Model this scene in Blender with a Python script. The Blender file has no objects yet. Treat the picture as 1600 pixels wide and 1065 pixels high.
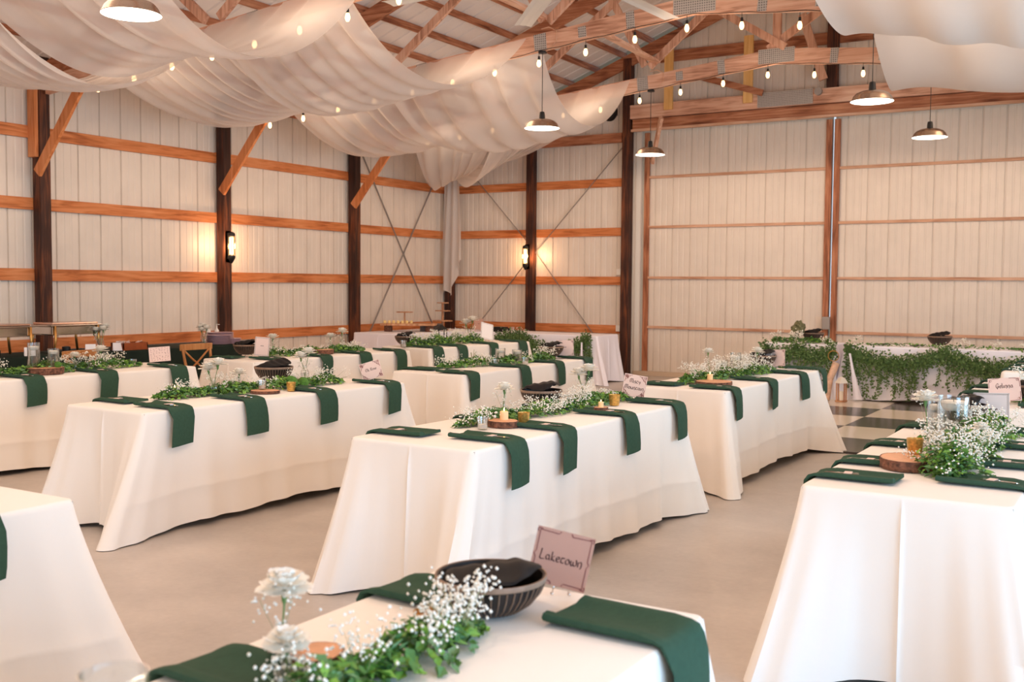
import bpy, math, random
import numpy as np
from mathutils import Vector, Matrix
PI = math.pi
scene = bpy.context.scene
COL = scene.collection
rnd = random.Random(7)

# ------------------------------------------------------------------ camera
def cam_axes(yaw, pitch, roll):
    cy, sy, cp, sp = math.cos(yaw), math.sin(yaw), math.cos(pitch), math.sin(pitch)
    f = Vector((sy * cp, cy * cp, -sp)); r = Vector((cy, -sy, 0)); u = r.cross(f)
    cr, sr = math.cos(roll), math.sin(roll)
    return cr * r + sr * u, -sr * r + cr * u, f
cam_d = bpy.data.cameras.new('camera'); cam = bpy.data.objects.new('camera', cam_d); COL.objects.link(cam)
_r, _u, _f = cam_axes(-0.545, 0.0541, 0.0076)
cam.matrix_world = Matrix(((_r.x, _u.x, -_f.x, 11.47), (_r.y, _u.y, -_f.y, -16.5819), (_r.z, _u.z, -_f.z, 1.5522), (0, 0, 0, 1)))
cam_d.sensor_width = 36.0; cam_d.lens = 1637.0 * 36 / 1600; cam_d.clip_start = 0.05
cam_d.dof.use_dof = True; cam_d.dof.focus_distance = 6.6; cam_d.dof.aperture_fstop = 4.2
scene.camera = cam

# ------------------------------------------------------------------ world, sky, exposure
scene.view_settings.view_transform = 'Standard'
scene.view_settings.look = 'None'
scene.view_settings.gamma = 1.0
scene.view_settings.use_curve_mapping = False
scene.view_settings.exposure = 0.08
w = bpy.data.worlds.new('world'); scene.world = w; w.use_nodes = True
bg = w.node_tree.nodes['Background']; bg.inputs[0].default_value = (0.70, 0.86, 1.0, 1); bg.inputs[1].default_value = 1.0
scene.cycles.max_bounces = 8; scene.cycles.diffuse_bounces = 5; scene.cycles.transparent_max_bounces = 16
scene.cycles.transmission_bounces = 6; scene.cycles.glossy_bounces = 3
scene.cycles.caustics_reflective = False; scene.cycles.caustics_refractive = False
scene.cycles.sample_clamp_indirect = 4.0

def area(name, loc, rot, sx, sy, power, color):
    l = bpy.data.lights.new(name, 'AREA'); l.shape = 'RECTANGLE'; l.size = sx; l.size_y = sy
    l.energy = power; l.color = color
    o = bpy.data.objects.new(name, l); COL.objects.link(o); o.location = loc; o.rotation_euler = rot
    return o
DAY = (0.40, 0.68, 1.0)
# daylight entering by the open side door (right of the camera) and the open front door (behind it)
area('daylight_side_door', (14.55, -15.6, 1.35), (0, PI / 2, 0), 2.5, 5.0, 285, DAY)
area('daylight_front_door', (7.2, -23.35, 2.0), (PI / 2, 0, 0), 6.4, 3.9, 170, (0.70, 0.85, 1.0))
area('daylight_rear_side_door', (14.55, -8.0, 1.45), (0, PI / 2, 0), 2.7, 4.4, 235, (0.50, 0.78, 1.0))
LAMP_W = 225
LAMP_COL = (1.0, 0.72, 0.51)

# ------------------------------------------------------------------ room numbers
BAY = 2.898
RX = 7.2                      # ridge line
def roof_z(x): return 4.05 + 0.375 * (x if x < RX else 2 * RX - x)
def chord_z(x): return 4.46 - 0.10 * abs(x - RX)      # underside of the trusses' bottom chord

# ------------------------------------------------------------------ materials
MATS = {}
def newmat(name):
    m = bpy.data.materials.new(name); m.use_nodes = True; MATS[name] = m
    nt = m.node_tree; return m, nt, nt.nodes['Principled BSDF']
def lin(c):
    return tuple(((v / 255) / 12.92 if v / 255 <= 0.04045 else ((v / 255 + 0.055) / 1.055) ** 2.4) for v in c) + (1,)
def simple(name, col, rough=0.6, metal=0.0, spec=None, noise=0.0, nscale=8.0, bump=0.0, bscale=60.0, sheen=0.0):
    m, nt, p = newmat(name)
    p.inputs['Roughness'].default_value = rough; p.inputs['Metallic'].default_value = metal
    if spec is not None: p.inputs['Specular IOR Level'].default_value = spec
    if sheen: p.inputs['Sheen Weight'].default_value = sheen
    p.inputs['Base Color'].default_value = col
    tc = nt.nodes.new('ShaderNodeTexCoord')
    if noise:
        n = nt.nodes.new('ShaderNodeTexNoise'); n.inputs['Scale'].default_value = nscale; n.inputs['Detail'].default_value = 5
        nt.links.new(tc.outputs['Object'], n.inputs['Vector'])
        r = nt.nodes.new('ShaderNodeValToRGB'); r.color_ramp.elements[0].position = 0.3; r.color_ramp.elements[1].position = 0.7
        r.color_ramp.elements[0].color = tuple(c * (1 - noise) for c in col[:3]) + (1,)
        r.color_ramp.elements[1].color = tuple(min(1, c * (1 + noise)) for c in col[:3]) + (1,)
        nt.links.new(n.outputs['Fac'], r.inputs['Fac']); nt.links.new(r.outputs['Color'], p.inputs['Base Color'])
    if bump:
        n = nt.nodes.new('ShaderNodeTexNoise'); n.inputs['Scale'].default_value = bscale; n.inputs['Detail'].default_value = 3
        nt.links.new(tc.outputs['Object'], n.inputs['Vector'])
        b = nt.nodes.new('ShaderNodeBump'); b.inputs['Strength'].default_value = bump; b.inputs['Distance'].default_value = 0.004
        nt.links.new(n.outputs['Fac'], b.inputs['Height']); nt.links.new(b.outputs['Normal'], p.inputs['Normal'])
    return m
def wood(name, c_dark, c_mid, c_light, axis, rough=0.6, knots=True):
    m, nt, p = newmat(name); p.inputs['Roughness'].default_value = rough; p.inputs['Specular IOR Level'].default_value = 0.3
    geo = nt.nodes.new('ShaderNodeNewGeometry')
    mp = nt.nodes.new('ShaderNodeMapping'); s = [14, 14, 14]; s[axis] = 1.1; mp.inputs['Scale'].default_value = s
    n1 = nt.nodes.new('ShaderNodeTexNoise'); n1.inputs['Scale'].default_value = 1.6; n1.inputs['Detail'].default_value = 6; n1.inputs['Distortion'].default_value = 0.8
    nt.links.new(geo.outputs['Position'], mp.inputs['Vector']); nt.links.new(mp.outputs['Vector'], n1.inputs['Vector'])
    n2 = nt.nodes.new('ShaderNodeTexNoise'); n2.inputs['Scale'].default_value = 1.3; n2.inputs['Detail'].default_value = 3
    nt.links.new(geo.outputs['Position'], n2.inputs['Vector'])
    mx = nt.nodes.new('ShaderNodeMath'); mx.operation = 'MULTIPLY_ADD'; mx.inputs[1].default_value = 0.65
    m2 = nt.nodes.new('ShaderNodeMath'); m2.operation = 'MULTIPLY'; m2.inputs[1].default_value = 0.40
    nt.links.new(n2.outputs['Fac'], m2.inputs[0]); nt.links.new(n1.outputs['Fac'], mx.inputs[0]); nt.links.new(m2.outputs[0], mx.inputs[2])
    r = nt.nodes.new('ShaderNodeValToRGB'); e = r.color_ramp.elements
    e[0].position = 0.36; e[0].color = c_dark; e[1].position = 0.70; e[1].color = c_light
    k = r.color_ramp.elements.new(0.52); k.color = c_mid
    nt.links.new(mx.outputs[0], r.inputs['Fac']); nt.links.new(r.outputs['Color'], p.inputs['Base Color'])
    return m
def emit(name, col, strength):
    m, nt, p = newmat(name); p.inputs['Base Color'].default_value = (0, 0, 0, 1)
    p.inputs['Emission Color'].default_value = col; p.inputs['Emission Strength'].default_value = strength
    return m
def glassy(name, tint=(1, 1, 1, 1), opacity=0.10, rough=0.05):
    m = bpy.data.materials.new(name); m.use_nodes = True; nt = m.node_tree; MATS[name] = m
    nt.nodes.clear(); out = nt.nodes.new('ShaderNodeOutputMaterial')
    tr = nt.nodes.new('ShaderNodeBsdfTransparent'); tr.inputs[0].default_value = tint
    gl = nt.nodes.new('ShaderNodeBsdfGlossy'); gl.inputs['Roughness'].default_value = rough
    fr = nt.nodes.new('ShaderNodeLayerWeight'); fr.inputs['Blend'].default_value = 0.35
    ad = nt.nodes.new('ShaderNodeMath'); ad.operation = 'MULTIPLY_ADD'; ad.inputs[1].default_value = 0.75; ad.inputs[2].default_value = opacity
    mx = nt.nodes.new('ShaderNodeMixShader')
    nt.links.new(fr.outputs['Facing'], ad.inputs[0]); nt.links.new(ad.outputs[0], mx.inputs[0])
    nt.links.new(tr.outputs[0], mx.inputs[1]); nt.links.new(gl.outputs[0], mx.inputs[2]); nt.links.new(mx.outputs[0], out.inputs[0])
    return m
def sheer(name, col, transp, transl):
    m = bpy.data.materials.new(name); m.use_nodes = True; nt = m.node_tree; MATS[name] = m
    nt.nodes.clear(); out = nt.nodes.new('ShaderNodeOutputMaterial')
    tr = nt.nodes.new('ShaderNodeBsdfTransparent'); tl = nt.nodes.new('ShaderNodeBsdfTranslucent'); df = nt.nodes.new('ShaderNodeBsdfDiffuse')
    tl.inputs[0].default_value = col; df.inputs[0].default_value = col
    m1 = nt.nodes.new('ShaderNodeMixShader'); m1.inputs[0].default_value = transl
    m2 = nt.nodes.new('ShaderNodeMixShader')
    lw = nt.nodes.new('ShaderNodeLayerWeight'); lw.inputs['Blend'].default_value = 0.3      # threads close up when seen edge on
    ma = nt.nodes.new('ShaderNodeMath'); ma.operation = 'MULTIPLY_ADD'; ma.inputs[1].default_value = -transp * 0.9; ma.inputs[2].default_value = transp
    nt.links.new(lw.outputs['Facing'], ma.inputs[0])
    nt.links.new(df.outputs[0], m1.inputs[1]); nt.links.new(tl.outputs[0], m1.inputs[2])
    nt.links.new(ma.outputs[0], m2.inputs[0]); nt.links.new(m1.outputs[0], m2.inputs[1]); nt.links.new(tr.outputs[0], m2.inputs[2])
    nt.links.new(m2.outputs[0], out.inputs[0]); return m
def island(name, cols, rough=0.5, transl=0.0, spec=0.4):
    m, nt, p = newmat(name); p.inputs['Roughness'].default_value = rough; p.inputs['Specular IOR Level'].default_value = spec
    g = nt.nodes.new('ShaderNodeNewGeometry'); r = nt.nodes.new('ShaderNodeValToRGB')
    e = r.color_ramp.elements; e[0].position = 0; e[0].color = cols[0]; e[1].position = 1; e[1].color = cols[-1]
    for i, c in enumerate(cols[1:-1]): k = e.new((i + 1) / (len(cols) - 1)); k.color = c
    nt.links.new(g.outputs['Random Per Island'], r.inputs['Fac']); nt.links.new(r.outputs['Color'], p.inputs['Base Color'])
    return m

PINE = [wood('pine_%s' % a, lin((150, 80, 40)), lin((203, 124, 72)), lin((222, 150, 100)), i) for i, a in enumerate('xyz')]
TRUSSW = [wood('truss_wood_%s' % a, lin((158, 108, 82)), lin((214, 164, 136)), lin((234, 196, 170)), i) for i, a in enumerate('xyz')]
HEADER = [wood('header_wood_%s' % a, lin((110, 62, 40)), lin((170, 108, 76)), lin((205, 148, 112)), i) for i, a in enumerate('xyz')]
RAIL = [wood('rail_wood_%s' % a, lin((168, 120, 92)), lin((205, 160, 130)), lin((222, 182, 155)), i) for i, a in enumerate('xyz')]
DARKPOST = wood('dark_post_wood', lin((40, 22, 16)), lin((66, 37, 27)), lin((128, 72, 42)), 2, 0.6)
YELLOWW = wood('yellow_pine', lin((205, 150, 80)), lin((228, 178, 108)), lin((240, 196, 130)), 2)
CHAIRW = wood('oak_chair_wood', lin((150, 96, 52)), lin((186, 128, 76)), lin((204, 150, 96)), 2, 0.45)
PLANKW = wood('display_wood', lin((150, 100, 70)), lin((196, 146, 108)), lin((216, 172, 136)), 2)
SIDING = simple('white_metal_siding', lin((224, 213, 200)), 0.42, 0, 0.4, noise=0.04, nscale=3)
ROOFM = simple('white_roof_metal', lin((232, 226, 222)), 0.45, 0, 0.4, noise=0.03, nscale=2)
WHITEP = simple('white_paint', lin((232, 226, 216)), 0.5)
GANG = None
def gang():
    m, nt, p = newmat('nail_plate_metal'); p.inputs['Metallic'].default_value = 0.2; p.inputs['Roughness'].default_value = 0.5
    g = nt.nodes.new('ShaderNodeNewGeometry'); ck = nt.nodes.new('ShaderNodeTexBrick')
    ck.offset = 0; ck.inputs['Scale'].default_value = 1.0; ck.inputs['Brick Width'].default_value = 0.026; ck.inputs['Row Height'].default_value = 0.026
    ck.inputs['Mortar Size'].default_value = 0.006; ck.inputs['Mortar Smooth'].default_value = 0.2
    ck.inputs['Color1'].default_value = lin((104, 100, 98)); ck.inputs['Color2'].default_value = lin((128, 122, 118)); ck.inputs['Mortar'].default_value = lin((188, 180, 172))
    mp = nt.nodes.new('ShaderNodeMapping'); mp.inputs['Rotation'].default_value = (PI / 2, 0, 0)
    nt.links.new(g.outputs['Position'], mp.inputs['Vector']); nt.links.new(mp.outputs['Vector'], ck.inputs['Vector']); nt.links.new(ck.outputs['Color'], p.inputs['Base Color'])
    return m
GANG = gang()
def concrete():
    m, nt, p = newmat('polished_concrete')
    g = nt.nodes.new('ShaderNodeNewGeometry')
    a = nt.nodes.new('ShaderNodeTexNoise'); a.inputs['Scale'].default_value = 0.9; a.inputs['Detail'].default_value = 8; a.inputs['Roughness'].default_value = 0.62
    b = nt.nodes.new('ShaderNodeTexNoise'); b.inputs['Scale'].default_value = 30; b.inputs['Detail'].default_value = 4
    nt.links.new(g.outputs['Position'], a.inputs['Vector']); nt.links.new(g.outputs['Position'], b.inputs['Vector'])
    ma = nt.nodes.new('ShaderNodeMath'); ma.operation = 'MULTIPLY_ADD'; ma.inputs[1].default_value = 0.16; nt.links.new(b.outputs['Fac'], ma.inputs[0]); nt.links.new(a.outputs['Fac'], ma.inputs[2])
    r = nt.nodes.new('ShaderNodeValToRGB'); e = r.color_ramp.elements; e[0].position = 0.38; e[0].color = lin((166, 156, 147)); e[1].position = 0.78; e[1].color = lin((204, 193, 183))
    nt.links.new(ma.outputs[0], r.inputs['Fac']); nt.links.new(r.outputs['Color'], p.inputs['Base Color'])
    rr = nt.nodes.new('ShaderNodeMapRange'); rr.inputs['To Min'].default_value = 0.30; rr.inputs['To Max'].default_value = 0.46
    nt.links.new(a.outputs['Fac'], rr.inputs['Value']); nt.links.new(rr.outputs[0], p.inputs['Roughness'])
    p.inputs['Specular IOR Level'].default_value = 0.45
    return m
CONC = concrete()
TILEW = simple('white_dance_tile', lin((232, 222, 208)), 0.16, 0, 0.5)
TILEB = simple('black_dance_tile', lin((66, 60, 54)), 0.2, 0, 0.5, noise=0.12, nscale=6)
IVORY = simple('ivory_tablecloth', lin((243, 236, 227)), 0.72, 0, 0.25, bump=0.25, bscale=9.0, sheen=0.1)
WCLOTH = simple('white_tablecloth', lin((240, 238, 248)), 0.7, 0, 0.25, bump=0.15, bscale=12)
GREENN = simple('dark_green_napkin', lin((54, 80, 64)), 0.85, 0, 0.12, noise=0.08, nscale=60)
GREENC = simple('black_green_cloth', lin((26, 40, 34)), 0.8, 0, 0.2, noise=0.15, nscale=8)
BLACKN = simple('black_napkin', lin((24, 21, 21)), 0.7, 0, 0.25, noise=0.2, nscale=30)
BLACK = simple('black_metal', lin((26, 24, 24)), 0.45, 0.3)
BOWLB = simple('black_carved_wood', lin((30, 25, 24)), 0.45, 0, 0.4)
BOWLT = simple('pale_carved_wood', lin((140, 112, 92)), 0.5, noise=0.2, nscale=40)
STEEL = simple('brushed_nickel', lin((196, 176, 158)), 0.24, 1.0)
STEEL2 = simple('grey_steel', lin((158, 150, 144)), 0.5, 0.3)
CHROME = simple('polished_steel', lin((214, 206, 200)), 0.12, 1.0)
BRASS = simple('brass_leg', lin((196, 148, 86)), 0.3, 0.9)
FANB = simple('white_fan_blade', lin((216, 212, 206)), 0.4)
CARDP = simple('pink_cream_card', lin((232, 205, 194)), 0.7)
CARDK = simple('kraft_pink_card', lin((190, 143, 124)), 0.7)
CARDW = simple('white_card', lin((236, 232, 232)), 0.7)
CARDB = simple('grey_blue_card', lin((218, 213, 212)), 0.6)
INK = simple('dark_brown_ink', lin((70, 42, 40)), 0.8)
INKR = simple('reddish_ink', lin((132, 78, 72)), 0.8)
WAX = simple('white_wax', lin((244, 236, 220)), 0.5)
PETAL = simple('white_petals', lin((246, 242, 232)), 0.6)
BUD = island('babys_breath_petals', [lin((236, 228, 208)), lin((250, 246, 236)), lin((244, 236, 222))], 0.7)
STEM = simple('green_stem', lin((96, 130, 70)), 0.6)
TWIG = simple('pale_twig', lin((150, 148, 104)), 0.7)
LEAF = island('mixed_leaves', [lin((60, 100, 46)), lin((98, 142, 58)), lin((136, 176, 70)), lin((84, 128, 70)), lin((120, 156, 112))], 0.55)
LEAFD = island('hanging_vine_leaves', [lin((60, 88, 46)), lin((90, 118, 62)), lin((80, 112, 58)), lin((122, 146, 92))], 0.6)
MOSS = simple('moss_green', lin((78, 124, 44)), 0.9, noise=0.4, nscale=120, bump=1.0, bscale=300)
BARK = simple('rough_bark', lin((110, 72, 54)), 0.9, noise=0.7, nscale=45, bump=1.0, bscale=120)
SLICE = simple('cut_wood_face', lin((216, 160, 122)), 0.6, noise=0.10, nscale=25)
GLASS = glassy('clear_glass', (0.97, 0.98, 0.98, 1), 0.05)
WATER = glassy('water_in_glass', (0.93, 0.94, 0.93, 1), 0.03)
GOLDG = simple('gold_mercury_glass', lin((206, 160, 84)), 0.3, 0.6, noise=0.35, nscale=90)
SHEER = sheer('sheer_white_fabric', lin((252, 247, 243)), 0.42, 0.50)
SHEER2 = sheer('dense_white_fabric', lin((246, 240, 234)), 0.10, 0.45)
BULBG = emit('lit_filament_bulb', (1.0, 0.60, 0.28, 1), 4.5)
LAMPIN = emit('lit_lamp_interior', (1.0, 0.90, 0.76, 1), 5)
TUBEG = emit('lit_sconce_tube', (1.0, 0.74, 0.42, 1), 5)
FLAME = emit('candle_flame', (1.0, 0.6, 0.22, 1), 12)
GLOW = emit('warm_led_candle', (1.0, 0.50, 0.18, 1), 1.6)
LILAC = simple('lilac_fluted_glass', lin((190, 160, 172)), 0.25, 0, 0.5)
BOXW = simple('orange_varnished_wood', lin((140, 66, 24)), 0.4, noise=0.2, nscale=12)
YELF = simple('pale_yellow_icing', lin((238, 208, 140)), 0.6)
BEIGE = simple('beige_concrete_sill', lin((206, 184, 160)), 0.7)
OUTG = simple('grass_outside', lin((96, 108, 70)), 0.95, noise=0.3, nscale=2)
ROSE = simple('rose_plaster', lin((206, 178, 170)), 0.7)

# ------------------------------------------------------------------ mesh helpers
class MB:
    def __init__(s): s.v = []; s.f = []; s.mi = []; s.cur = 0
    def add(s, vs, fs):
        o = len(s.v); s.v.extend([tuple(p) for p in vs]); s.f.extend([tuple(i + o for i in f) for f in fs]); s.mi.extend([s.cur] * len(fs))
    def box(s, a, b):
        x0, y0, z0 = a; x1, y1, z1 = b
        s.add([(x0, y0, z0), (x1, y0, z0), (x1, y1, z0), (x0, y1, z0), (x0, y0, z1), (x1, y0, z1), (x1, y1, z1), (x0, y1, z1)],
              [(3, 2, 1, 0), (4, 5, 6, 7), (0, 1, 5, 4), (1, 2, 6, 5), (2, 3, 7, 6), (3, 0, 4, 7)])
    def beam(s, p, q, w, h, up=(0, 0, 1)):
        p, q, up = Vector(p), Vector(q), Vector(up); d = (q - p).normalized()
        sx = d.cross(up)
        if sx.length < 1e-4: sx = d.cross(Vector((1, 0, 0)))
        sx.normalize(); sz = sx.cross(d)
        sx *= w / 2; sz *= h / 2
        vs = [p - sx - sz, p + sx - sz, p + sx + sz, p - sx + sz, q - sx - sz, q + sx - sz, q + sx + sz, q - sx + sz]
        s.add(vs, [(3, 2, 1, 0), (4, 5, 6, 7), (0, 1, 5, 4), (1, 2, 6, 5), (2, 3, 7, 6), (3, 0, 4, 7)])
    def tube(s, path, r, seg=8, cap=True):
        P = [Vector(p) for p in path]; n = len(P); rs = r if isinstance(r, (list, tuple)) else [r] * n
        vs = []; a = None
        for i in range(n):
            d = (P[min(i + 1, n - 1)] - P[max(i - 1, 0)]).normalized()
            if a is None: a = d.orthogonal().normalized()
            a = (a - d * a.dot(d)).normalized(); b = d.cross(a)
            for k in range(seg):
                t = 2 * PI * k / seg; vs.append(P[i] + (a * math.cos(t) + b * math.sin(t)) * rs[i])
        fs = [(i * seg + k, i * seg + (k + 1) % seg, (i + 1) * seg + (k + 1) % seg, (i + 1) * seg + k) for i in range(n - 1) for k in range(seg)]
        if cap: fs += [tuple(range(seg - 1, -1, -1)), tuple((n - 1) * seg + k for k in range(seg))]
        s.add(vs, fs)
    def lathe(s, prof, c=(0, 0, 0), seg=24, wob=0.0, rn=None):
        vs = []; n = len(prof)
        wv = [1 + (rn.uniform(-wob, wob) if rn else 0) for _ in range(seg)]
        for r, z in prof:
            for k in range(seg):
                t = 2 * PI * k / seg; vs.append((c[0] + r * wv[k] * math.cos(t), c[1] + r * wv[k] * math.sin(t), c[2] + z))
        fs = [(i * seg + k, i * seg + (k + 1) % seg, (i + 1) * seg + (k + 1) % seg, (i + 1) * seg + k) for i in range(n - 1) for k in range(seg)]
        s.add(vs, fs)
    def disc(s, c, r, seg=24, wv=None):
        s.add([(c[0] + r * math.cos(2 * PI * k / seg), c[1] + r * math.sin(2 * PI * k / seg), c[2]) for k in range(seg)], [tuple(range(seg))])
    def blob(s, c, r, seg=10, rings=6, rn=None, wob=0.0, sq=1.0):
        vs = [(c[0], c[1], c[2] + r * sq)]
        for i in range(1, rings):
            a = PI * i / rings
            for k in range(seg):
                t = 2 * PI * k / seg; q = r * (1 + (rn.uniform(-wob, wob) if rn else 0))
                vs.append((c[0] + q * math.sin(a) * math.cos(t), c[1] + q * math.sin(a) * math.sin(t), c[2] + q * sq * math.cos(a)))
        vs.append((c[0], c[1], c[2] - r * sq)); L = len(vs) - 1
        fs = [(0, 1 + k, 1 + (k + 1) % seg) for k in range(seg)]
        for i in range(rings - 2):
            for k in range(seg): fs.append((1 + i * seg + k, 1 + (i + 1) * seg + k, 1 + (i + 1) * seg + (k + 1) % seg, 1 + i * seg + (k + 1) % seg))
        fs += [(L, 1 + (rings - 2) * seg + (k + 1) % seg, 1 + (rings - 2) * seg + k) for k in range(seg)]
        s.add(vs, fs)
    def grid(s, pts, nu, nv, closed=False):
        fs = []
        for j in range(nv - 1):
            for i in range(nu if closed else nu - 1):
                fs.append((j * nu + i, j * nu + (i + 1) % nu, (j + 1) * nu + (i + 1) % nu, (j + 1) * nu + i))
        s.add(pts, fs)
    def mesh(s, name, mats, smooth=False, sharp=None):
        m = bpy.data.meshes.new(name); m.from_pydata(s.v, [], s.f)
        for k in (mats if isinstance(mats, (list, tuple)) else [mats]): m.materials.append(k)
        if isinstance(mats, (list, tuple)) and len(mats) > 1: m.polygons.foreach_set('material_index', s.mi)
        m.validate()
        if smooth:
            m.polygons.foreach_set('use_smooth', [True] * len(m.polygons))
            if sharp is not None: m.set_sharp_from_angle(angle=math.radians(sharp))
        m.update(); return m
    def build(s, name, mats, parent=None, smooth=False, sharp=None, loc=None, rot=None, bevel=0):
        o = bpy.data.objects.new(name, s.mesh(name, mats, smooth, sharp)); COL.objects.link(o)
        if parent: o.parent = parent
        if loc: o.location = loc
        if rot: o.rotation_euler = rot
        if bevel:
            b = o.modifiers.new('bevel', 'BEVEL'); b.width = bevel; b.segments = 2; b.limit_method = 'ANGLE'
        return o
def tag(o, label, cat, group=None, kind=None):
    o['label'] = label; o['category'] = cat
    if group: o['group'] = group
    if kind: o['kind'] = kind
    return o
def struct(o): o['kind'] = 'structure'; return o
def empty(name, loc=(0, 0, 0), rz=0, label=None, cat=None, group=None):
    o = bpy.data.objects.new(name, None); COL.objects.link(o); o.location = loc; o.rotation_euler = (0, 0, rz); o.empty_display_size = 0.1
    if label: tag(o, label, cat, group)
    return o
def copy_tree(o, parent=None):
    c = o.copy(); COL.objects.link(c); c.parent = parent
    for ch in list(o.children): copy_tree(ch, c)
    return c
FIRST = {}
def inst(key, maker, loc, rz, label, cat, group=None, scale=None):
    """first call builds the thing, later calls copy it and each of its parts"""
    if key not in FIRST: FIRST[key] = maker(); o = FIRST[key]
    else: o = copy_tree(FIRST[key])
    o.location = loc; o.rotation_euler = (0, 0, rz)
    if scale: o.scale = (scale,) * 3 if not isinstance(scale, tuple) else scale
    return tag(o, label, cat, group)
ORD = ['first', 'second', 'third', 'fourth', 'fifth', 'sixth', 'seventh', 'eighth', 'ninth', 'tenth']

# ------------------------------------------------------------------ room shell
YF = -23.2; XR = 14.4
b = MB(); b.box((-0.1, YF - 0.1, -0.12), (XR + 0.1, 0.4, 0)); struct(b.build('floor', CONC))
b = MB(); b.box((-30, -55, -0.2), (45, 25, -0.13)); struct(b.build('ground', OUTG))
def siding(s0, s1, z0, ztop, to3d, pitch=0.3215, off=0.0):
    """ribbed sheet: s along the wall, depth outwards; ztop(s)"""
    pts = []; s = s0
    def put(s_, d): pts.append((s_, d))
    k = math.floor((s0 - off) / pitch) * pitch + off
    put(s0, 0)
    while k < s1:
        for ds, d in ((-0.014, 0), (-0.009, 0.02), (0.009, 0.02), (0.014, 0), (0.093, 0), (0.099, 0.005), (0.119, 0.005), (0.125, 0), (0.196, 0), (0.202, 0.005), (0.222, 0.005), (0.228, 0)):
            q = k + ds
            if s0 + 0.001 < q < s1 - 0.001: put(q, d)
        k += pitch
    put(s1, 0)
    m = MB(); vs = []
    for q, d in pts: vs.append(to3d(q, d, z0(q) if callable(z0) else z0)); vs.append(to3d(q, d, ztop(q)))
    m.add(vs, [(2 * i, 2 * i + 2, 2 * i + 3, 2 * i + 1) for i in range(len(pts) - 1)]); return m
# left wall: girts' inner face is x=0, siding just outside it
m = siding(YF, 0.06, 0.0, lambda s: 4.12, lambda s, d, z: (-0.045 - d, s, z), off=-0.07); m.box((-0.09, YF, -0.02), (-0.075, 0.1, 4.12)); struct(m.build('wall_left', SIDING))
m = siding(-0.08, 3.95, 0.0, lambda s: 4.19, lambda s, d, z: (s, 0.045 + d, z), off=-0.01)
m2 = siding(0.4, 14.0, 4.19, lambda s: roof_z(s), lambda s, d, z: (s, 0.045 + d, z), off=-0.01); m.add(m2.v, m2.f)
m3 = siding(10.6, XR + 0.08, 0.0, lambda s: 4.19, lambda s, d, z: (s, 0.045 + d, z), off=-0.01); m.add(m3.v, m3.f)
m.add([(-0.1, 0.08, 0), (3.95, 0.08, 0), (3.95, 0.08, 4.5), (-0.1, 0.08, 4.5)], [(0, 1, 2, 3)])
m.add([(0.38, 0.08, 4.19), (14.02, 0.08, 4.19), (RX, 0.08, 6.75)], [(0, 1, 2)]); m.box((3.86, 0.17, 0), (4.03, 0.2, 4.4))
struct(m.build('wall_back', SIDING))
m = MB()   # right wall with its two open doors
for y0, y1, z0, z1 in ((YF, -18.1, 0, 4.1), (-13.1, -10.2, 0, 4.1), (-18.1, -13.1, 2.6, 4.1), (-10.2, -5.8, 2.8, 4.1), (-5.8, 0, 0, 4.1)): m.box((XR, y0, z0), (XR + 0.05, y1, z1))
struct(m.build('wall_right', SIDING))
m = MB()   # front wall with its open door
for x0, x1, z0, z1 in ((0, 4.0, 0, 4.1), (10.4, XR, 0, 4.1), (4.0, 10.4, 4.0, 4.1)): m.box((x0, YF - 0.05, z0), (x1, YF, z1))
m.add([(0, YF, 4.1), (XR, YF, 4.1), (RX, YF, 6.75)], [(0, 1, 2)])
struct(m.build('wall_front', SIDING))
# roof: ribbed white panels, ribs running down the slope
m = MB()
for side in (0, 1):
    pts = []; y = YF
    while y < 0.1:
        for dy, d in ((0, 0), (0.01, 0.018), (0.03, 0.018), (0.04, 0), (0.30, 0)): pts.append((min(y + dy, 0.12), d))
        y += 0.3
    vs = []
    for y, d in pts:
        x0, x1 = (-0.1, RX) if side == 0 else (XR + 0.1, RX)
        vs.append((x0, y, roof_z(x0) + 0.1 + d)); vs.append((x1, y, roof_z(x1) + 0.1 + d))
    m.add(vs, [(2 * i, 2 * i + 2, 2 * i + 3, 2 * i + 1) if side == 0 else (2 * i, 2 * i + 1, 2 * i + 3, 2 * i + 2) for i in range(len(pts) - 1)])
struct(m.build('ceiling', ROOFM))
for side in (0, 1):
    k = 0; x = 0.08
    while x < RX - 0.1:
        xx = x if side == 0 else 2 * RX - x
        if side == 0 or xx < 12:
            m = MB(); m.box((xx - 0.02, YF, roof_z(xx) + 0.01), (xx + 0.02, 0.04, roof_z(xx) + 0.10))
            tag(m.build('purlin', HEADER[1]), 'roof purlin on the %s slope, %s up from the eave' % ('left' if side == 0 else 'right', ORD[k] if k < 10 else ['eleventh', 'twelfth', 'thirteenth', 'fourteenth', 'fifteenth'][k - 10]), 'beam', 'purlins under the roof')
        k += 1; x += 0.51
# sills
m = MB(); m.box((3.86, 0.02, 0), (10.6, 0.14, 0.07)); struct(m.build('trim_1', BEIGE))
m = MB(); m.box((-0.045, YF, 0), (0.0, 0, 0.14)); struct(m.build('baseboard_left', PINE[1]))
m = MB(); m.box((0.0, 0.0, 0), (3.7, 0.045, 0.14)); struct(m.build('baseboard_back', PINE[0]))
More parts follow.
